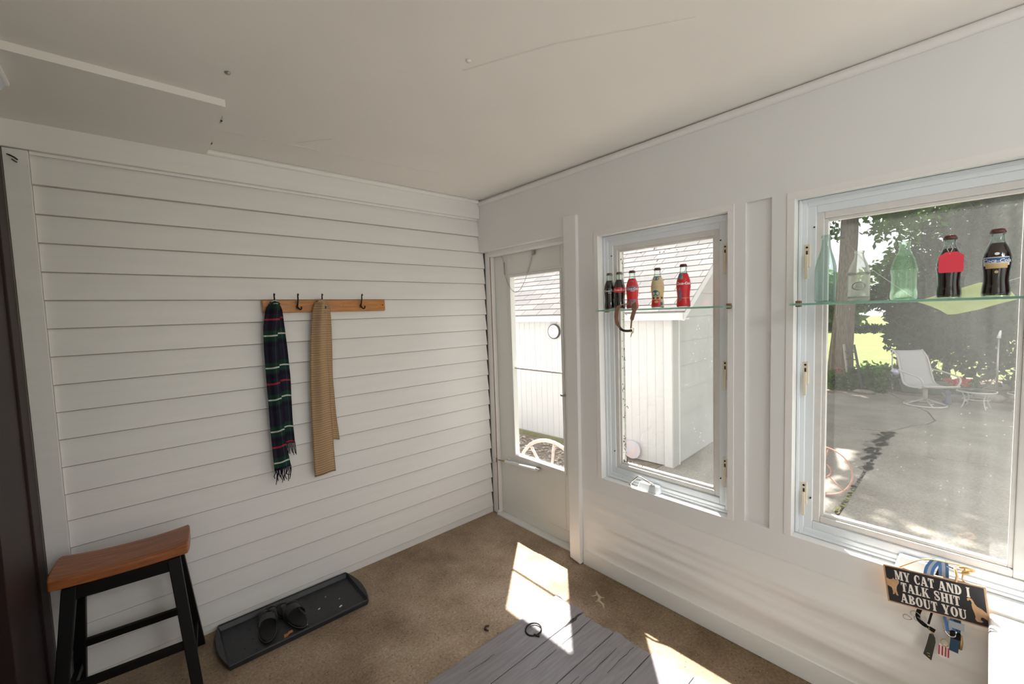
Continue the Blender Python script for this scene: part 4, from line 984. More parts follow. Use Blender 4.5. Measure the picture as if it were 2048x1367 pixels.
# local frame of the sign: x right, y up, z towards the room
def on_sign(name, mb, material, bevel=0): 
    mb.v = [Ms @ Vector(v) for v in mb.v]; return mb.build(name, material, sg, bevel=bevel)
on_sign('board', MB().box(-SW/2, SW/2, -SHt/2, SHt/2, -.006, 0), M['signwood'], .0012)
on_sign('black_face', MB().box(-SW/2+.005, SW/2-.005, -SHt/2+.005, SHt/2-.005, .0001, .0007), M['signblack'])
def glyph(ch):
    q = []                                             # quads in a box one unit high
    rect = lambda x0, x1, y0, y1: q.append([(x0, y0), (x1, y0), (x1, y1), (x0, y1)])
    def stem(x, w=.25, top=True, bot=True, y0=0, y1=1):
        rect(x, x+w, y0, y1)
        if bot: rect(x-.07, x+w+.07, 0, .085)
        if top: rect(x-.07, x+w+.07, .915, 1)
    def diag(xa, ya, xb, yb, w): q.append([(xa-w/2, ya), (xa+w/2, ya), (xb+w/2, yb), (xb-w/2, yb)])
    def arc(cx, cy, ox, oy, ix, iy, a0, a1, n=12):
        for k in range(n):
            t, u = radians(a0+(a1-a0)*k/n), radians(a0+(a1-a0)*(k+1)/n)
            q.append([(cx+ox*cos(t), cy+oy*sin(t)), (cx+ox*cos(u), cy+oy*sin(u)), (cx+ix*cos(u), cy+iy*sin(u)), (cx+ix*cos(t), cy+iy*sin(t))])
    if ch == 'I': stem(.07); return q, .39
    if ch == 'T': stem(.21, top=False); rect(0, .67, .88, 1); rect(0, .075, .68, 1); rect(.595, .67, .68, 1); return q, .67
    if ch == 'H': stem(.07); stem(.52); rect(.3, .55, .45, .56); return q, .84
    if ch == 'L': stem(.07); rect(.1, .64, 0, .12); rect(.565, .64, 0, .34); return q, .66
    if ch == 'K': stem(.07); diag(.36, .42, .64, 1, .11); diag(.45, .55, .68, 0, .25); rect(.5, .8, .915, 1); rect(.5, .88, 0, .085); return q, .88
    if ch == 'A': diag(.10, 0, .37, 1, .11); diag(.66, 0, .41, 1, .26); rect(.16, .6, .26, .36); rect(-.02, .24, 0, .085); rect(.46, .86, 0, .085); return q, .84
    if ch == 'M': stem(.07, .11, True, True); stem(.72, .25); diag(.19, 1, .47, .05, .22); diag(.76, 1, .47, .05, .11); rect(0, .3, .915, 1); return q, 1.04
    if ch == 'N': stem(.07, .11); stem(.62, .11); diag(.20, 1, .66, 0, .26); return q, .80
    if ch == 'D': stem(.07, .24); arc(.29, .5, .47, .5, .21, .40, -90, 90); rect(.2, .3, 0, .1); rect(.2, .3, .9, 1); return q, .78
    if ch == 'O': arc(.38, .5, .38, .52, .13, .42, 0, 360, 22); return q, .76
    if ch == 'C': arc(.38, .5, .38, .52, .13, .42, 48, 312, 18); rect(.58, .66, .62, .96); rect(.56, .64, .06, .26); return q, .70
    if ch == 'U': stem(.07, .25, True, False, .30, 1); stem(.60, .11, True, False, .30, 1); arc(.39, .31, .32, .33, .07, .22, 180, 270, 7); arc(.39, .31, .32, .33, .21, .22, 270, 360, 7); return q, .80
    if ch == 'Y': diag(.36, .40, .16, 1, .26); diag(.44, .40, .66, 1, .11); rect(.27, .52, 0, .47); rect(.18, .61, 0, .085); rect(-.02, .36, .915, 1); rect(.52, .80, .915, 1); return q, .80
    if ch == 'B': stem(.07, .24); arc(.32, .755, .34, .245, .10, .16, -90, 90, 9); arc(.32, .265, .40, .265, .14, .17, -90, 90, 9); rect(.2, .33, 0, .095); rect(.2, .33, .905, 1); rect(.2, .36, .46, .56); return q, .74
    if ch == 'S': arc(.32, .74, .30, .28, .11, .18, 40, 235, 10); arc(.34, .26, .30, .28, .11, .18, -140, 55, 10); q.append([(.06, .66), (.24, .60), (.60, .36), (.42, .40)]); q.append([(.12, .56), (.30, .72), (.58, .42), (.36, .28)]); rect(.52, .60, .66, .98); rect(.05, .13, .02, .34); return q, .66
    return q, .36
for txt, yy, xx, wd in (('MY CAT AND I', .0375, -.004, .178), ('TALK SHIT', -.0005, -.010, .140), ('ABOUT YOU', -.0400, -.007, .156)):
    m = MB(); pen = 0; H_ = .0315; polys = []
    for chr_ in txt:
        q, w = glyph(chr_); polys += [[(x+pen, y) for x, y in p] for p in q]; pen += w+.07
    pen -= .07
    for k, p in enumerate(polys):
        ar = sum(p[i][0]*p[(i+1) % 4][1]-p[(i+1) % 4][0]*p[i][1] for i in range(4)); p = p if ar > 0 else p[::-1]
        m.prism([((x/pen-.5)*wd+xx, (y-.5)*H_+yy) for x, y in p], .0007, .00115+.000004*(k % 7))
    on_sign('lettering', m, M['signtext'])
catl = [(-.1160, .020), (-.108, .016), (-.1000, .020), (-.0985, .026), (-.0955, .020), (-.0895, .0185), (-.0870, .024), (-.0840, .017), (-.0845, .010), (-.0885, .003), (-.0920, -.006), (-.0935, -.018), (-.0915, -.031), (-.0895, -.036), (-.0955, -.036), (-.0975, -.024), (-.0995, -.033), (-.1045, -.036), (-.1035, -.024), (-.1055, -.012), (-.1160, -.006)]
catr = [(.1160, -.018), (.1060, -.008), (.0965, -.003), (.0920, .004), (.0900, .012), (.0870, .018), (.0800, .020), (.0760, .015), (.0775, .009), (.0800, .010), (.0810, .014), (.0845, .012), (.0860, .006), (.0850, -.002), (.0860, -.014), (.0890, -.026), (.0905, -.038), (.0890, -.046), (.0925, -.052), (.1020, -.052), (.1060, -.048), (.1010, -.044), (.1020, -.036), (.1070, -.034), (.1160, -.040)]
on_sign('cat_front', MB().prism(catl[::-1], .0007, .0012), M['signcat']); on_sign('cat_rear', MB().prism(catr[::-1], .0007, .0012), M['signcat'])
Sp = lambda x, y, z: Ms @ Vector((x, y, z))
rp = smoothpath([Sp(-.085, .062, -.004), Sp(-.060, .080, -.006), (-.050, -2.40, .672), (-.046, -2.43, .684), (-.048, -2.47, .690), (-.050, -2.50, .690), Sp(.072, .072, -.006), Sp(.088, .060, -.004)], 5)
MB().tube(rp, .0022, 6).build('rope', M['rope'], sg, True)
kn = MB().tube(smoothpath([(-.056, -2.492, .690), (-.064, -2.505, .698), (-.058, -2.520, .692), (-.050, -2.508, .682), (-.060, -2.498, .676), (-.066, -2.512, .684)], 4), .0045, 7).build('rope_knot', M['rope'], sg, True)
MB().tube([(-.060, -2.480, .684), (-.062, -2.486, .660), (-.060, -2.484, .640)], .003, 6).build('rope_end', M['rope'], sg, True)
# striped blue collar looped over the crank
c1 = empty('striped_collar', (0, 0, 0), 0, 'blue and grey striped nylon collar looped over the crank behind the cat sign', 'collar')
lp = smoothpath([(-.046, -2.420, .618), (-.050, -2.424, .655), (-.046, -2.440, .686), (-.036, -2.452, .682), (-.028, -2.455, .640), (-.026, -2.458, .56), (-.028, -2.466, .51), (-.030, -2.478, .452)], 5)
for dx, mt_, nm in ((-.008, 'nylon_blue', 'blue_stripe'), (0, 'nylon_grey', 'grey_stripe'), (.008, 'nylon_blue', 'blue_stripe')):
    strip(c1, nm, [p+Vector((0, -dx, dx*.12)) for p in lp], .0078, .002, M[mt_], (0, 1, 0))
MB().tube(smoothpath([(-.034, -2.462, .452), (-.036, -2.474, .440), (-.036, -2.486, .446), (-.034, -2.488, .462)], 4), .003, 6).build('clasp', M['chrome'], c1, True)
# black collar with keys and dark tag
c2 = empty('black_collar', (0, 0, 0), 0, 'thin black collar with metal rings hanging under the cat sign', 'collar')
strip(c2, 'strap', smoothpath([(-.030, -2.455, .680), (-.026, -2.44, .62), (-.026, -2.42, .54), (-.030, -2.402, .492), (-.032, -2.398, .462), (-.034, -2.412, .446), (-.034, -2.440, .436)], 4), .012, .003, M['black'], (0, 1, .4))
strip(c2, 'thin_strap', smoothpath([(-.030, -2.45, .60), (-.028, -2.432, .50), (-.032, -2.424, .452)], 4), .006, .002, M['black'], (0, 1, 0))
for yy, zz, rr in ((-2.372, .448, .011), (-2.398, .456, .009), (-2.392, .470, .012)):
    MB().tube([(-.033+.003*sin(2*q), yy+rr*cos(q), zz+.7*rr*sin(q)) for q in np.linspace(0, 2*pi, 21)[:-1]], .0014, 5, closed=True).build('ring', M['steel'], c2, True)
def tagplate(name, poly, x, label, material, cat, th=.003):
    t = empty(name, (0, 0, 0), 0, label, cat)
    Mx = Matrix(((0, 0, 1, 0), (1, 0, 0, 0), (0, 1, 0, 0), (0, 0, 0, 1)))
    m = MB().prism(poly, x, x+th, Mx); m.build('plate', material, t, bevel=.0008); return t
t = tagplate('leather_tag', [(-2.427, .421), (-2.421, .382), (-2.414, .343), (-2.434, .330), (-2.439, .370), (-2.4425, .398), (-2.4415, .412), (-2.436, .426)], -.036, 'dark leather key tag hanging lowest under the cat sign', M['tag_dark'], 'tag')
MB().box(-.0364, -.0358, -2.430, -2.423, .3510, .3535).build('gold_line', M['brass'], t); MB().box(-.0364, -.0358, -2.431, -2.426, .342, .3445).build('gold_line', M['brass'], t)
MB().tube([(-.034, -2.437, .418), (-.034, -2.431, .432), (-.034, -2.424, .442)], .0022, 5).build('tag_loop', M['brass'], t, True)
t = tagplate('striped_tag', [(-2.451, .404), (-2.4495, .386), (-2.449, .367), (-2.456, .360), (-2.464, .357), (-2.475, .364), (-2.4745, .382), (-2.471, .399), (-2.463, .406)], -.040, 'small round red and white striped tag hanging under the cat sign', M['tag_white'], 'tag')
for yy in (-2.4515, -2.459, -2.4665, -2.473): MB().box(-.0408, -.0395, yy-.0018, yy+.0018, .367, .399).build('red_stripe', M['tag_darkred'], t)
MB().tube([(-.038+.002*sin(q), -2.464+.009*cos(q), .412+.011*sin(q)) for q in np.linspace(0, 2*pi, 17)[:-1]], .0016, 5, closed=True).build('ring', M['brass'], t, True)
t = empty('navy_strap', (0, 0, 0), 0, 'navy nylon strap end with a black slide hanging right of the striped tag', 'strap')
strip(t, 'webbing', smoothpath([(-.028, -2.475, .60), (-.026, -2.487, .50), (-.030, -2.487, .45), (-.031, -2.484, .390)], 5), .021, .003, M['nylon_navy'], (0, 1, 0))
MB().box(-.038, -.026, -2.499, -2.474, .436, .458).build('slide', M['black'], t, bevel=.003); MB().box(-.034, -.029, -2.506, -2.470, .470, .492).build('grey_webbing', M['nylon_grey'], t, bevel=.001)
MB().tube([(-.030, -2.498, .452), (-.030, -2.501, .430), (-.030, -2.499, .405)], .004, 6).build('brass_keeper', M['brass'], t, True)

# ---- white chest under the right window
cf = empty('white_chest', (0, 0, 0), 0, 'glossy white chest with a flat top under the right end of the right window', 'chest')
MB().box(-.62, -.010, -3.30, -2.562, .012, .512).build('body', M['white_enamel'], cf, bevel=.012)
MB().box(-.635, -.006, -3.31, -2.556, .514, .553).build('lid', M['white_enamel'], cf, bevel=.010, seg=3)
for x in (-.56, -.06):
    for y in (-3.24, -2.62): MB().box(x-.02, x+.02, y-.02, y+.02, 0, .0119).build('foot', M['black'], cf)

# ================================================================== OUTDOORS
G = -.30
gr = MB().box(.16, 70, -40, 45, G-.3, G-.04)
structure(gr.build('ground', M['lawn']))
structure(MB().box(.141, 1.05, .02, 8, G-.039, G-.002).build('walkway', M['walk']))           # walk outside the door
# patio slabs, split along the joints one sees
pt = structure(empty('patio'))
def slab(poly): MB().prism(poly, G-.035, G).build('slab', M['patio'], pt, bevel=.004, seg=1)
g_ = .012
slab([(.145, -1.70+g_), (.145, -.02), (2.60, -.02), (5.72, .12), (5.70, -.30), (5.66, -.88), (5.90, -1.63+g_), (2.76, -1.70+g_)])
slab([(5.74, -.30), (5.76, .12), (8.45, .20), (8.45, -.30), (9.10, -.90), (9.20, -1.25), (7.68, -1.90), (7.20, -1.99), (7.06, -2.02), (6.73, -1.95), (6.48, -1.80), (5.97, -1.62), (5.69, -.88)])
slab([(.145, -4.2), (.145, -1.70-g_), (2.76, -1.70-g_), (4.88, -1.66-g_), (4.97, -2.85), (5.05, -4.2)])
slab([(5.07, -4.2), (4.99, -2.85), (4.90, -1.66-g_), (5.93, -1.64-g_), (6.46, -1.83), (6.72, -1.975), (7.06, -2.04), (7.32, -2.87), (7.45, -4.2)])
slab([(7.47, -4.2), (7.34, -2.87), (7.08, -2.04), (7.21, -2.01), (7.69, -1.92), (9.22, -1.27), (9.10, -2.1), (9.3, -3.2), (9.4, -4.2)])
slab([(.145, -9), (.145, -4.21), (9.4, -4.21), (9.6, -9)])
ms = MB()
for i in range(130):
    t_ = random.random()**.8; x = 2.5+3.4*t_; y = -1.705+.02*t_+abs(random.gauss(0, .05))*(1.6 if .5 < t_ < .98 else .35); r_ = random.uniform(.012, .05)*(1 if t_ > .4 else .5)
    n_ = 7; ms.add([(x+r_*(1+.4*random.random())*cos(2*pi*k/n_)*1.6, y+r_*(1+.4*random.random())*sin(2*pi*k/n_), G+.002) for k in range(n_)], [tuple(range(n_))], 1 if (x < 3.3) else 0)
tag(ms.build('joint_dirt', [M['crack'], M['moss']], pt), kind='stuff')
# planting strip in front of the garage
structure(MB().box(1.05, 2.75, .0, 8, G-.039, G-.012).build('garage_bed', M['soil']))
lit = MB()
for i in range(2600):
    x = random.uniform(1.1, 2.30); y = random.uniform(.1, 4.2); s_ = random.uniform(.012, .035); a_ = random.uniform(0, 6.3); tz = random.uniform(-.5, .5)
    c_, q_ = cos(a_)*s_, sin(a_)*s_
    lit.add([(x-c_, y-q_, G+.004), (x+q_*.6, y-c_*.6, G+.008+tz*s_*.4), (x+c_, y+q_, G+.006), (x-q_*.6, y+c_*.6, G+.008-tz*s_*.4)], [(0, 1, 2, 3)], random.choice((0, 0, 1)))
lo = lit.build('leaf_litter', [M['leaflitter'], M['pebble']]); tag(lo, 'dry leaves and pebbles scattered along the foot of the garage', 'leaves', kind='stuff')

# ---- white garage
ga = empty('garage', (2.584, -.146, G), radians(3.6), 'white garage with a pale shingled gable roof behind the porch door', 'building')
# local: x = depth away from the porch, y = along the front wall
EZ, SLOPE = 1.810, .665; GL, GD = 4.6, 5.0
wf = MB(); wf.box(.03, .12, 0, GL, 0, EZ-.02)
k = 0; yy = .0
while yy < GL-.02:
    wf.box(.026, .032, yy+.004, min(yy+.100, GL), .0, EZ-.02); yy += .104
wf.build('front_wall', M['garage'], ga)
MB().box(-.008, .010, -.004, .09, -.005, EZ-.03).build('corner_board', M['garage'], ga)
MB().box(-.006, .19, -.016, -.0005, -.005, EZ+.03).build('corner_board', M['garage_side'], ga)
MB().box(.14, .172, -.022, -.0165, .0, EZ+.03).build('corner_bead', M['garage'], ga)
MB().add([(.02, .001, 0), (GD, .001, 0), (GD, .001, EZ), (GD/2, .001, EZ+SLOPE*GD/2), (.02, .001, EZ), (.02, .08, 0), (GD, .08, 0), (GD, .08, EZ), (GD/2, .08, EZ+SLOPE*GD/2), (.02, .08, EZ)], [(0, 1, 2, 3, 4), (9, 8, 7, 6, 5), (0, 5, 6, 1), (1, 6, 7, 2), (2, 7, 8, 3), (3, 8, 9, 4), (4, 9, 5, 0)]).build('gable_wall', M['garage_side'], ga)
z = .02
while z < EZ+SLOPE*GD/2-.25:
    xa = .19 if z+.29 < EZ else max(.19, (z+.29-EZ)/SLOPE+.02)
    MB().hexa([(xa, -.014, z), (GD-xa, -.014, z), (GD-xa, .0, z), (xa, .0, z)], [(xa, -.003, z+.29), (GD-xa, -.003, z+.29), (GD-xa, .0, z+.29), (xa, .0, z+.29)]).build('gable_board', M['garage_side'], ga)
    z += .285
MB().box(-.14, -.118, -.21, GL+.2, EZ-.105, EZ-.005).build('fascia_board', M['garage'], ga)
MB().box(-.118, .01, -.20, GL+.2, EZ-.100, EZ-.085).build('soffit', M['garage'], ga)
rs = lambda x: EZ+SLOPE*(x+.13)
for ysd in (-.205, GL+.18):
    MB().hexa([(-.14, ysd, rs(-.14)-.105), (GD/2, ysd, rs(GD/2)-.13), (GD/2, ysd+.022, rs(GD/2)-.13), (-.14, ysd+.022, rs(-.14)-.105)], [(-.14, ysd, rs(-.14)-.004), (GD/2, ysd, rs(GD/2)-.004), (GD/2, ysd+.022, rs(GD/2)-.004), (-.14, ysd+.022, rs(-.14)-.004)]).build('rake_board', M['garage'], ga)
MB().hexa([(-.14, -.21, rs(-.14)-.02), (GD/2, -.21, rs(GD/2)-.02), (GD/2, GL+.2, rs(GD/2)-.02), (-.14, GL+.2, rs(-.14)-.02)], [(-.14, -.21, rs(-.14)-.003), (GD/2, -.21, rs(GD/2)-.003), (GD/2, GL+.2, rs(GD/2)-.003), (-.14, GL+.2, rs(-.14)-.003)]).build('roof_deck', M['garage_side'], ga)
MB().hexa([(GD/2, -.21, rs(GD/2)-.02), (GD+.14, -.21, EZ-.02), (GD+.14, GL+.2, EZ-.02), (GD/2, GL+.2, rs(GD/2)-.02)], [(GD/2, -.21, rs(GD/2)), (GD+.14, -.21, EZ), (GD+.14, GL+.2, EZ), (GD/2, GL+.2, rs(GD/2))]).build('rear_roof', M['shingle'][1], ga)
nc = 21; cw = .30; dxs = .118
cache = {}
count = 0
farm = MB()
for c_ in range(nc):
    xa = -.155+c_*dxs; off = (c_ % 3)*.1+.03*(c_ % 2)
    yy = -.215-off
    while yy < GL+.2:
        ya, yb = max(yy, -.215), min(yy+cw-.006, GL+.2); yy += cw
        if yb-ya < .03: continue
        xb = xa+dxs+.03; lift = .0115
        near = yb < 3.6 and count < 290
        q = [(xa, ya, rs(xa)+lift-.006), (xb, ya, rs(xb)-.001), (xb, yb, rs(xb)-.001), (xa, yb, rs(xa)+lift-.006)]
        t_ = [(xa, ya, rs(xa)+lift), (xb, ya, rs(xb)+.002), (xb, yb, rs(xb)+.002), (xa, yb, rs(xa)+lift)]
        if near: MB().hexa(q, t_).build('shingle', random.choice(M['shingle']), ga); count += 1
        else: farm.hexa(q, t_, random.randrange(3))
tag(farm.build('far_shingles', M['shingle'], ga), kind='stuff')
MB().box(-.03, .012, 1.05, GL, -.02, .045).build('mossy_sill', M['moss'], ga)
# round thermometer on the garage wall
th = empty('wall_thermometer', (2.500, 1.555, 1.262), radians(3.6), 'round white dial thermometer with dark rim on the garage wall', 'thermometer')
def disc(r0_, r1_, x0, x1, n=28):
    m = MB(); m.lathe([(r0_, 0), (r1_, x1-x0)], n); m.v = [(-(x0+v[2]), v[0], v[1]) for v in m.v]; return m
disc(.106, .104, 0, .03).build('rim', M['iron'], th, False); disc(.092, .090, .0302, .034).build('dial', M['label_white'], th)
for k in range(12): a_ = 2*pi*k/12; MB().bar((-.0352, .080*cos(a_), .080*sin(a_)), (-.0352, .066*cos(a_), .066*sin(a_)), .006, .001).build('tick', M['label_grey'], th)
MB().bar((-.036, 0, 0), (-.036, .05, .04), .006, .001).build('hand', M['tag_darkred'], th)
# box near the window edge on the garage wall
# round pale reflector disc low on the garage wall left of the corner
pd = empty('faded_disc', (2.560, .26, -.18), radians(3.6), 'faded pink and blue disc leaning low against the garage wall', 'disc')
disc(.11, .11, 0, .015).build('plate', mat('faded pink', (.75, .60, .58), .6, col2=(.62, .62, .72), vscale=9), pd)
pd.location = (2.535, .35, G+.12)

# ---- garden wheels
def wheel(loc, R_, r_, spokes, material, label, hub, a0, stake=None, rz=0):
    t = empty('garden_ornament', loc, rz, label, 'ornament')
    MB().tube([(0, R_*cos(q), R_*sin(q)) for q in np.linspace(0, 2*pi, 49)[:-1]], r_, 8, closed=True, flat=1).build('rim', material, t, True)
    if hub: MB().tube([(0, hub*cos(q), hub*sin(q)) for q in np.linspace(0, 2*pi, 21)[:-1]], r_*.9, 6, closed=True).build('hub', material, t, True)
    for k in range(spokes):
        a_ = a0+2*pi*k/spokes; MB().tube([(0, hub*cos(a_), hub*sin(a_)), (0, R_*cos(a_), R_*sin(a_))], r_*.8, 6).build('spoke', material, t, True)
    if stake: MB().tube([(.012, stake[0], R_), (.012, stake[0], G-loc[2]-.02)], r_*1.1, 6).build('stake', material, t, True)
    return t
wheel((1.2, -1.862, .497), .150, .0045, 3, M['wheelrust'], 'thin rusty wire wheel on a stake outside the right window', .045, radians(-138), stake=(-.005,))
wheel((.62, -.075, .080), .366, .016, 8, M['wheelpale'], 'large pale iron wheel leaning outside the porch door', .05, radians(8), rz=radians(4))

# ---- foliage
def leaves(n, centre, radii, size, squash=1.0, shell_=.5, seed=0, cut=None, droop=0):
    rg_ = np.random.default_rng(seed); d = rg_.normal(size=(n, 3)); d /= np.linalg.norm(d, axis=1)[:, None]
    r = (shell_+(1-shell_)*rg_.random(n))[:, None]**.8; lump = 1+.22*np.sin(d[:, :1]*7+seed)*np.cos(d[:, 1:2]*6+seed*2)+.15*np.sin(d[:, 2:3]*9+seed)
    c = np.array(centre)+d*r*lump*np.array(radii)
    c[:, 2] -= droop*rg_.random(n)
    if cut is not None: c = c[cut(c)]
    n = len(c); a = rg_.normal(size=(n, 3)); a /= np.linalg.norm(a, axis=1)[:, None]; b = rg_.normal(size=(n, 3)); b -= a*(a*b).sum(1)[:, None]; b /= np.linalg.norm(b, axis=1)[:, None]
    s = (size*(.6+.8*rg_.random(n)))[:, None]
    V = np.stack([c-a*s, c+b*s*.5+a*s*.1, c+a*s, c-b*s*.5+a*s*.1], 1).reshape(-1, 3); return V
def leaf_obj(name, Vs, material, parent):
    V = np.concatenate(Vs) if isinstance(Vs, list) else Vs; n = len(V)//4
    me = bpy.data.meshes.new(name); me.vertices.add(len(V)); me.vertices.foreach_set('co', V.astype(np.float32).ravel())
    me.loops.add(4*n); me.loops.foreach_set('vertex_index', np.arange(4*n, dtype=np.int32)); me.polygons.add(n); me.polygons.foreach_set('loop_start', np.arange(0, 4*n, 4, dtype=np.int32))
    me.update(calc_edges=True); me.materials.append(material)
    o = bpy.data.objects.new(name, me); COL.objects.link(o)
    if parent: o.parent = parent
    o['kind'] = 'stuff'; return o
# shade tree
tr = empty('shade_tree', (0, 0, 0), 0, 'large tree with a thick ridged trunk behind the patio, ladder leaning on it', 'tree')
tp = [(9.50, -.40, G-.05), (9.48, -.405, G+.25), (9.46, -.42, .5), (9.42, -.46, 1.2), (9.38, -.51, 2.2), (9.35, -.54, 3.2), (9.3, -.55, 4.6), (9.3, -.3, 6.2)]
trr = [.30, .235, .200, .175, .150, .142, .12, .08]
tv = MB(); nT = 28; vs = []; P_ = smoothpath(tp, 5); R_ = np.interp(np.linspace(0, 7, len(P_)), range(8), trr)
for p, r in zip(P_, R_):
    for j in range(nT): q = 2*pi*j/nT; k_ = r*(1+.05*(1 if j % 2 else -1)+.06*noise.noise(Vector((cos(q)*2, sin(q)*2, p.z*1.5)))); vs.append((p.x+k_*cos(q), p.y+k_*sin(q), p.z))
tv.add(vs, [(i*nT+j, i*nT+(j+1) % nT, (i+1)*nT+(j+1) % nT, (i+1)*nT+j) for i in range(len(P_)-1) for j in range(nT)])
tv.build('trunk', M['bark'], tr)
for q in ([(9.34, -.54, 3.6), (8.9, -.9, 4.4), (8.2, -1.0, 5.4)], [(9.3, -.5, 4.6), (8.6, .6, 5.4), (7.6, 1.6, 6.0)], [(9.3, -.5, 4.3), (10.0, .4, 5.2), (10.6, 1.5, 6)]):
    MB().tube(smoothpath(q, 4), [.07]*4+[.05]*4+[.03], 8).build('branch', M['bark'], tr, True)
leaf_obj('crown', [leaves(34000, (9.1, -.4, 6.4), (4.0, 3.5, 2.1), .15, seed=3, shell_=.12, cut=lambda c: ~((c[:, 0]-.405*(c[:, 2]-2) < 5.6) & (c[:, 1]-.37*(c[:, 2]-2) > -.7)))], M['leaf_mid'], tr)
# hanging sprays near the top of the view
leaf_obj('hanging_spray', [leaves(900, (8.9, -1.35, 3.25), (.9, .75, .75), .065, seed=5, shell_=.1), leaves(120, (9.2, -.22, 3.0), (.25, .28, .25), .055, seed=6, shell_=.1)], M['leaf_mid'], tr)
leaf_obj('low_branches', [leaves(700, (10.1, -.85, 1.62), (.45, .62, .30), .06, seed=8, shell_=.1), leaves(260, (9.9, .06, 1.45), (.25, .16, .45), .055, seed=9, shell_=.1), leaves(420, (10.2, -.75, .95), (.35, .45, .10), .055, seed=10, shell_=.1)], M['leaf_dark'], tr)
# shrubs: (label, centre, radii, n, size, material)
shr = [
 ('dark evergreen shrub right of the big trunk behind the patio chair', (11.2, -1.95, 1.55), (1.2, .95, 1.75), 9000, .075, 'leaf_dark'),
 ('tall dark evergreen behind the small patio tables', (11.0, -3.1, 1.9), (1.2, 1.25, 2.5), 11000, .075, 'leaf_dark'),
 ('dark evergreen at the right edge behind the patio', (10.6, -4.6, 1.7), (1.2, 1.2, 2.4), 7000, .08, 'leaf_dark'),
 ('tall leafy tree crown above the evergreens', (12.6, -2.6, 4.1), (1.6, 1.9, 1.9), 6000, .085, 'leaf_mid'),
 ('feathery green shrub just right of the trunk above the ladder', (11.6, -1.15, 2.0), (.9, .55, .85), 3600, .07, 'leaf_mid'),
 ('dark leafy shrub between the ladder and the patio chair', (10.9, -1.35, 1.15), (.75, .42, .95), 3200, .07, 'leaf_dark'),
]
for i, (lb, c_, r_, n_, s_, mt_) in enumerate(shr):
    t = empty('evergreen_shrub' if 'evergreen' in lb and 'crown' not in lb else 'leafy_tree', (0, 0, 0), 0, lb, 'shrub' if 'shrub' in lb or i < 3 else 'tree')
    MB().tube([(c_[0], c_[1], G-.05), (c_[0]+.05, c_[1]+.03, c_[2])], [.07, .03], 8).build('stem', M['bark'], t, True)
    leaf_obj('foliage', leaves(n_, c_, r_, s_, seed=20+i, shell_=.25), M[mt_], t)
# far trees beyond the lawn
for i, (lb, c_, r_) in enumerate((('pale sunlit tree far beyond the lawn left of the trunk', (34, 5.2, 1.6), (2.5, 2.6, 2.2)), ('pale sunlit tree far beyond the lawn right of the trunk', (36, -2.8, 2.0), (2.5, 3.6, 2.6)), ('far sunlit hedge beyond the lawn at the right', (33, -13.5, 2.0), (2.5, 5.2, 3)))):
    t = empty('distant_tree', (0, 0, 0), 0, lb, 'tree'); MB().tube([(c_[0], c_[1], G-.05), (c_[0], c_[1], c_[2])], [.2, .1], 8).build('trunk', M['bark'], t, True)
    leaf_obj('foliage', leaves(5000, c_, r_, .26, seed=40+i, shell_=.3), M['leaf_light'], t)
# planting bed along the patio
gp = []
for i in range(26):
    x = 9.15+random.random()*1.6; y = -.1-random.random()*1.35; gp.append(leaves(150, (x, y, G+.17+.08*random.random()), (.2, .2, .27), .055, seed=70+i, shell_=.1))
bd = leaf_obj('ground_cover', gp, M['leaf_mid'], None); tag(bd, 'low green ground cover plants between the patio edge and the tree', 'plants')
structure(MB().prism([(8.47, -.3), (9.14, -.92), (9.24, -1.25), (9.14, -2.1), (9.34, -3.2), (9.46, -4.2), (9.6, -9), (12.5, -9), (12.5, .5), (8.4, .5)], G-.038, G-.01).build('planting_bed', M['soil']))

def fern(x, y, label, h, seed):
    t = empty('fern', (x, y, G), 0, label, 'plant'); rr = random.Random(seed)
    for k in range(12):
        a_ = rr.uniform(0, 2*pi); L_ = h*rr.uniform(.7, 1.1); ptsq = [Vector((cos(a_)*L_*f, sin(a_)*L_*f, L_*1.5*f*(1-.62*f))) for f in np.linspace(0, 1, 9)]
        m = MB()
        for p, q in zip(ptsq, ptsq[1:]):
            sd = Vector((-sin(a_), cos(a_), 0))*.055*(1-.7*(p.length/(L_*1.3))); m.add([p-sd, p+sd, q+sd*.2, q-sd*.2], [(0, 1, 2, 3)])
        m.build('frond', M['leaf_mid'], t)
fern(10.15, -2.40, 'green fern behind the left small glass table', .5, 3); fern(9.55, -.75, 'green fern at the foot of the big trunk', .34, 4)

# ---- ladder leaning on the trunk
ld = empty('ladder', (0, 0, 0), 0, 'dark ladder leaning on the big tree trunk', 'ladder')
la, lb_ = Vector((9.18, -.62, G-.01)), Vector((9.10, -.86, G-.01)); ta, tb = Vector((9.24, -.50, .66)), Vector((9.18, -.68, .66))
MB().bar(la, ta, .035, .03).build('rail', mat('pale ladder rail', (.34, .32, .25), .6), ld); MB().bar(lb_, tb, .035, .03).build('rail', M['fibreglass'], ld)
for k in range(5): f = .2+.16*k; MB().bar(la.lerp(ta, f), lb_.lerp(tb, f), .02, .025).build('rung', M['fibreglass'], ld)
wheel((9.16, -.445, .065), .095, .007, 6, M['tag_darkred'], 'little red ornamental wheel at the foot of the big trunk', .02, 0)

# ---- swivel patio chair
pc = empty('patio_chair', (8.28, -1.83, G), radians(0), 'pale swivel patio chair with a high mesh sling back on the patio', 'chair')
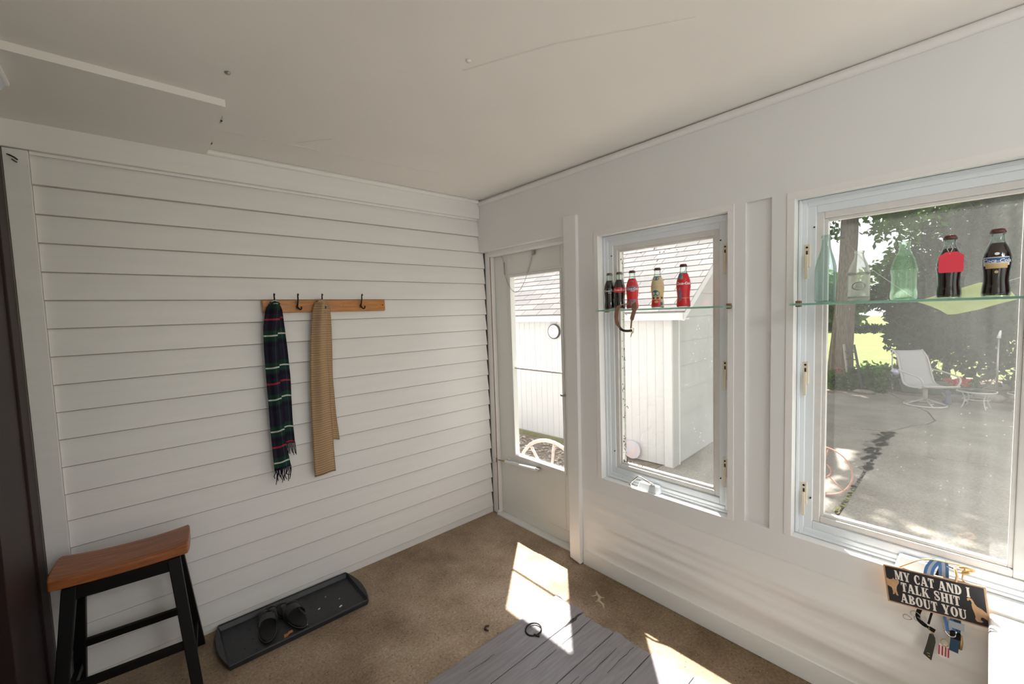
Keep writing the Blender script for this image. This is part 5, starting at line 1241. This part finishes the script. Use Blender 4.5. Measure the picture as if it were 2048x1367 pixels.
# local frame: chair faces -x and a little to -y
ang = radians(-139); ca, sa = cos(ang), sin(ang)
ca, sa = cos(ang), sin(ang)
F2 = lambda f, s_, z: (f*ca-s_*sa, f*sa+s_*ca, z)      # f forward, s sideways (left of the chair positive)
def sling(u, v):
    pts_ = [(.34, .385), (.18, .345), (-.02, .335), (-.14, .375), (-.20, .50), (-.25, .66), (-.31, .82), (-.37, .92), (-.42, .935)]
    k_ = v*8; i = min(7, int(k_)); f = k_-i; f0, z0 = pts_[i]; f1, z1 = pts_[i+1]; wd = .235-.012*v
    return F2(f0+(f1-f0)*f, (u-.5)*2*wd, z0+(z1-z0)*f-.02*(1-(2*u-1)**2)*(1 if v < .4 else .3))
sg_ = MB().grid(sling, 10, 32); o = sg_.build('sling', M['sling'], pc, True); sd_ = o.modifiers.new('thick', 'SOLIDIFY'); sd_.thickness = .008
for s_ in (-.245, .245):
    MB().tube(smoothpath([F2(.35, s_, .385), F2(.18, s_, .345), F2(-.02, s_, .335), F2(-.14, s_, .375), F2(-.20, s_, .50), F2(-.25, s_, .66), F2(-.31, s_*.97, .82), F2(-.42, s_*.95, .935)], 4), .014, 8).build('side_rail', M['chairframe'], pc, True)
    MB().tube(smoothpath([F2(-.24, s_*1.06, .60), F2(-.10, s_*1.22, .585), F2(.12, s_*1.25, .555), F2(.26, s_*1.22, .525), F2(.31, s_*1.15, .46), F2(.28, s_*1.05, .37), F2(.20, s_, .335)], 5), .014, 8).build('arm_rest', M['chairframe'], pc, True)
MB().tube([F2(.35, -.245, .385), F2(.35, .245, .385)], .013, 8).build('front_rail', M['chairframe'], pc, True)
MB().tube([F2(.10, -.245, .335), F2(.10, .245, .335)], .013, 8).build('cross_rail', M['chairframe'], pc, True)
MB().tube([F2(-.05, -.245, .33), F2(-.05, .245, .33)], .013, 8).build('cross_rail', M['chairframe'], pc, True)
MB().tube([(0, 0, .10), (0, 0, .325)], [.03, .034], 12).build('pedestal', M['chairframe'], pc, True)
MB().tube([(.27*cos(q), .27*sin(q), .016) for q in np.linspace(0, 2*pi, 41)[:-1]], .015, 8, closed=True).build('base_ring', M['chairframe'], pc, True)
for k in range(4): a_ = radians(25+90*k); MB().tube([(0, 0, .12), (.13*cos(a_), .13*sin(a_), .07), (.27*cos(a_), .27*sin(a_), .018)], .012, 7).build('spoke', M['chairframe'], pc, True)
# ---- two side tables
def side_table(loc, label):
    t = empty('side_table', loc, .4, label, 'table', None)
    MB().lathe([(.222, .275), (.226, .268), (.236, .268), (.240, .280), (.236, .292), (.226, .290)], 32, cap=False).build('rim', M['chairframe'], t, True)
    MB().lathe([(.224, .282), (.224, .287)], 32).build('glass_top', M['tableglass'], t, True)
    for k in range(4):
        a_ = 2*pi*k/4+.2; r_ = lambda r, z: (r*cos(a_), r*sin(a_), z)
        MB().tube(smoothpath([r_(.200, .272), r_(.165, .20), r_(.158, .13), r_(.178, .05), r_(.205, .002)], 3), .0095, 7).build('leg', M['chairframe'], t, True)
    MB().tube([(.160*cos(q), .160*sin(q), .15) for q in np.linspace(0, 2*pi, 29)[:-1]], .008, 6, closed=True).build('brace_ring', M['chairframe'], t, True)
    return t
side_table((8.53, -2.425, G), 'small round glass side table right of the patio chair')
side_table((8.60, -3.00, G), 'second round glass side table, cut by the right edge')
# ---- gazing ball, hook, pots, figure, stones
t = empty('gazing_ball', (9.46, -1.30, G), 0, 'small pearly lilac gazing ball on a wire stake left of the chair', 'garden ornament')
MB().lathe([(.001, .335)]+[(.07*sin(q), .405-.07*cos(q)) for q in np.linspace(.1, pi-.1, 12)]+[(.001, .475)], 20).build('ball', M['ball'], t, True); MB().tube([(0, 0, 0), (0, 0, .345)], .006, 6).build('stake', M['iron'], t, True)
t = empty('shepherd_hook', (9.62, -1.235, G), 0, 'white plant pole with a side hook left of the chair back', 'pole')
MB().tube([(0, 0, 0), (0, 0, .86)], .012, 8).build('pole', M['chairframe'], t, True); MB().tube(smoothpath([(0, 0, .24), (0, .08, .23), (0, .14, .27), (0, .17, .34)], 4), .008, 6).build('side_hook', M['chairframe'], t, True)
t = empty('wooden_planter', (9.72, -1.74, G), 0, 'dark trough planter behind the patio chair', 'planter')
MB().hexa([(-.16, -.34, 0), (.16, -.34, 0), (.16, .34, 0), (-.16, .34, 0)], [(-.20, -.40, .26), (.20, -.40, .26), (.20, .40, .26), (-.20, .40, .26)]).build('trough', mat('dark green planter', (.10, .13, .11), .7), t, bevel=.01)
MB().box(.10, .13, -.02, .30, .26, .74).build('back_board', M['brick_red'], t)
leaf_obj('plants', leaves(300, (-.02, .0, .32), (.16, .34, .12), .05, seed=91, shell_=.1), M['leaf_mid'], t)
t = empty('bowl_planter', (8.98, -2.19, G), 0, 'grey bowl planter with red flowers between chair and table', 'planter')
MB().lathe([(.10, 0), (.15, .02), (.185, .10), (.195, .15), (.180, .155), (.170, .12), (.01, .11)], 26).build('bowl', M['pot'], t, True)
leaf_obj('flowers', leaves(260, (0, .0, .34), (.12, .15, .10), .035, seed=92, shell_=.1), M['redflower'], t); leaf_obj('leaves', leaves(260, (0, 0, .22), (.15, .17, .10), .05, seed=93, shell_=.1), M['leaf_mid'], t)
t = empty('garden_figure', (8.60, -2.09, G), 0, 'small dark blue garden figure beside the bowl planter', 'figurine')
MB().lathe([(.05, 0), (.055, .04), (.045, .10), (.035, .13), (.028, .15), (.040, .18), (.042, .205), (.028, .235), (.004, .25)], 14).build('body', M['clayblue'], t, True); MB().tube([(-.02, .02, .11), (-.05, .045, .08), (-.03, .06, .05)], .014, 7).build('arm', M['clayblue'], t, True)
def stone(loc, r_, label, seed):
    m = MB(); 
    def f(u, v):
        a_, b_ = 2*pi*u, pi*(v-.5); d = Vector((cos(a_)*cos(b_), sin(a_)*cos(b_), sin(b_))); k_ = 1+.25*noise.noise(d*1.6+Vector((seed, 0, 0))); return (d.x*r_[0]*k_, d.y*r_[1]*k_, r_[2]*.85+d.z*r_[2]*k_)
    m.grid(f, 16, 9, uv=False); return tag(m.build('edging_stone', M['rock'], None, True, loc=loc), label, 'stone')
stone((9.35, -2.58, G), (.11, .20, .07), 'long low stone behind the left small table', 1); stone((9.22, -3.02, G), (.13, .22, .10), 'brown stone lying between the two small tables', 2); stone((8.92, -.90, G), (.09, .18, .04), 'flat pale stone at the patio edge near the trunk', 3)
t = empty('feeder_pole', (9.75, -2.66, G), 0, 'thin grey feeder pole with a white tip behind the tables', 'pole')
MB().tube([(0, 0, 0), (0, .0, 1.12)], .016, 8).build('pole', M['steel'], t, True); MB().tube([(0, 0, 1.10), (.0, -.02, 1.24)], [.03, .012], 8).build('white_tip', M['whiteplastic'], t, True)
# ---- pale green cloth strung from a rope
t = empty('cloth_hammock', (0, 0, 0), 0, 'pale green cloth hammock strung on a rope behind the right shelf', 'hammock')
HT = ((-2.753, 1.525), (-2.629, 1.702), (-2.444, 1.728), (-2.1, 1.60), (-1.884, 1.521)); HB = ((-2.753, 1.512), (-2.6, 1.46), (-2.45, 1.40), (-2.25, 1.345), (-2.173, 1.339), (-2.10, 1.40), (-2.0, 1.46), (-1.884, 1.515))
def hm(u, v):
    y = -1.884-u*.869; top = np.interp(y, *zip(*HT)); bot = np.interp(y, *zip(*HB))
    return (6.0+.16*sin(pi*v)*sin(pi*u)+.05*(v-.5), y, bot+(top-bot)*v)
h_ = MB().grid(hm, 36, 8); o = h_.build('cloth', M['cloth_green'], t, True); q = o.modifiers.new('thick', 'SOLIDIFY'); q.thickness = .006
MB().tube([(6.02, -2.60, 1.703), (6.1, -3.2, 1.93), (6.2, -4.6, 2.5)], .006, 6).build('rope', M['steel'], t, True); MB().tube([(6.0, -1.89, 1.52), (7.6, -1.15, 2.1), (9.20, -.55, 2.75)], .004, 6).build('rope', M['steel'], t, True)

# ---- repeats share a group
for o in list(SC.objects):
    if o.parent or 'category' not in o: continue
    c_, y_ = o['category'], o.location.y
    if c_ == 'bottle': o['group'] = 'bottles on the left shelf' if y_ > -1.9 else 'bottles on the right shelf'
    elif c_ == 'shelf': o['group'] = 'glass shelves across the windows'
    elif c_ == 'table': o['group'] = 'small glass tables on the patio'
    elif c_ == 'stone': o['group'] = 'edging stones behind the patio'
    elif c_ == 'scarf': o['group'] = 'scarves on the coat rack'
    elif c_ == 'tag': o['group'] = 'tags hanging under the cat sign'
    elif c_ == 'plant': o['group'] = 'ferns behind the patio'
    elif c_ == 'shrub': o['group'] = 'shrubs behind the patio'
    elif o.name.startswith('distant_tree'): o['group'] = 'far trees beyond the lawn'
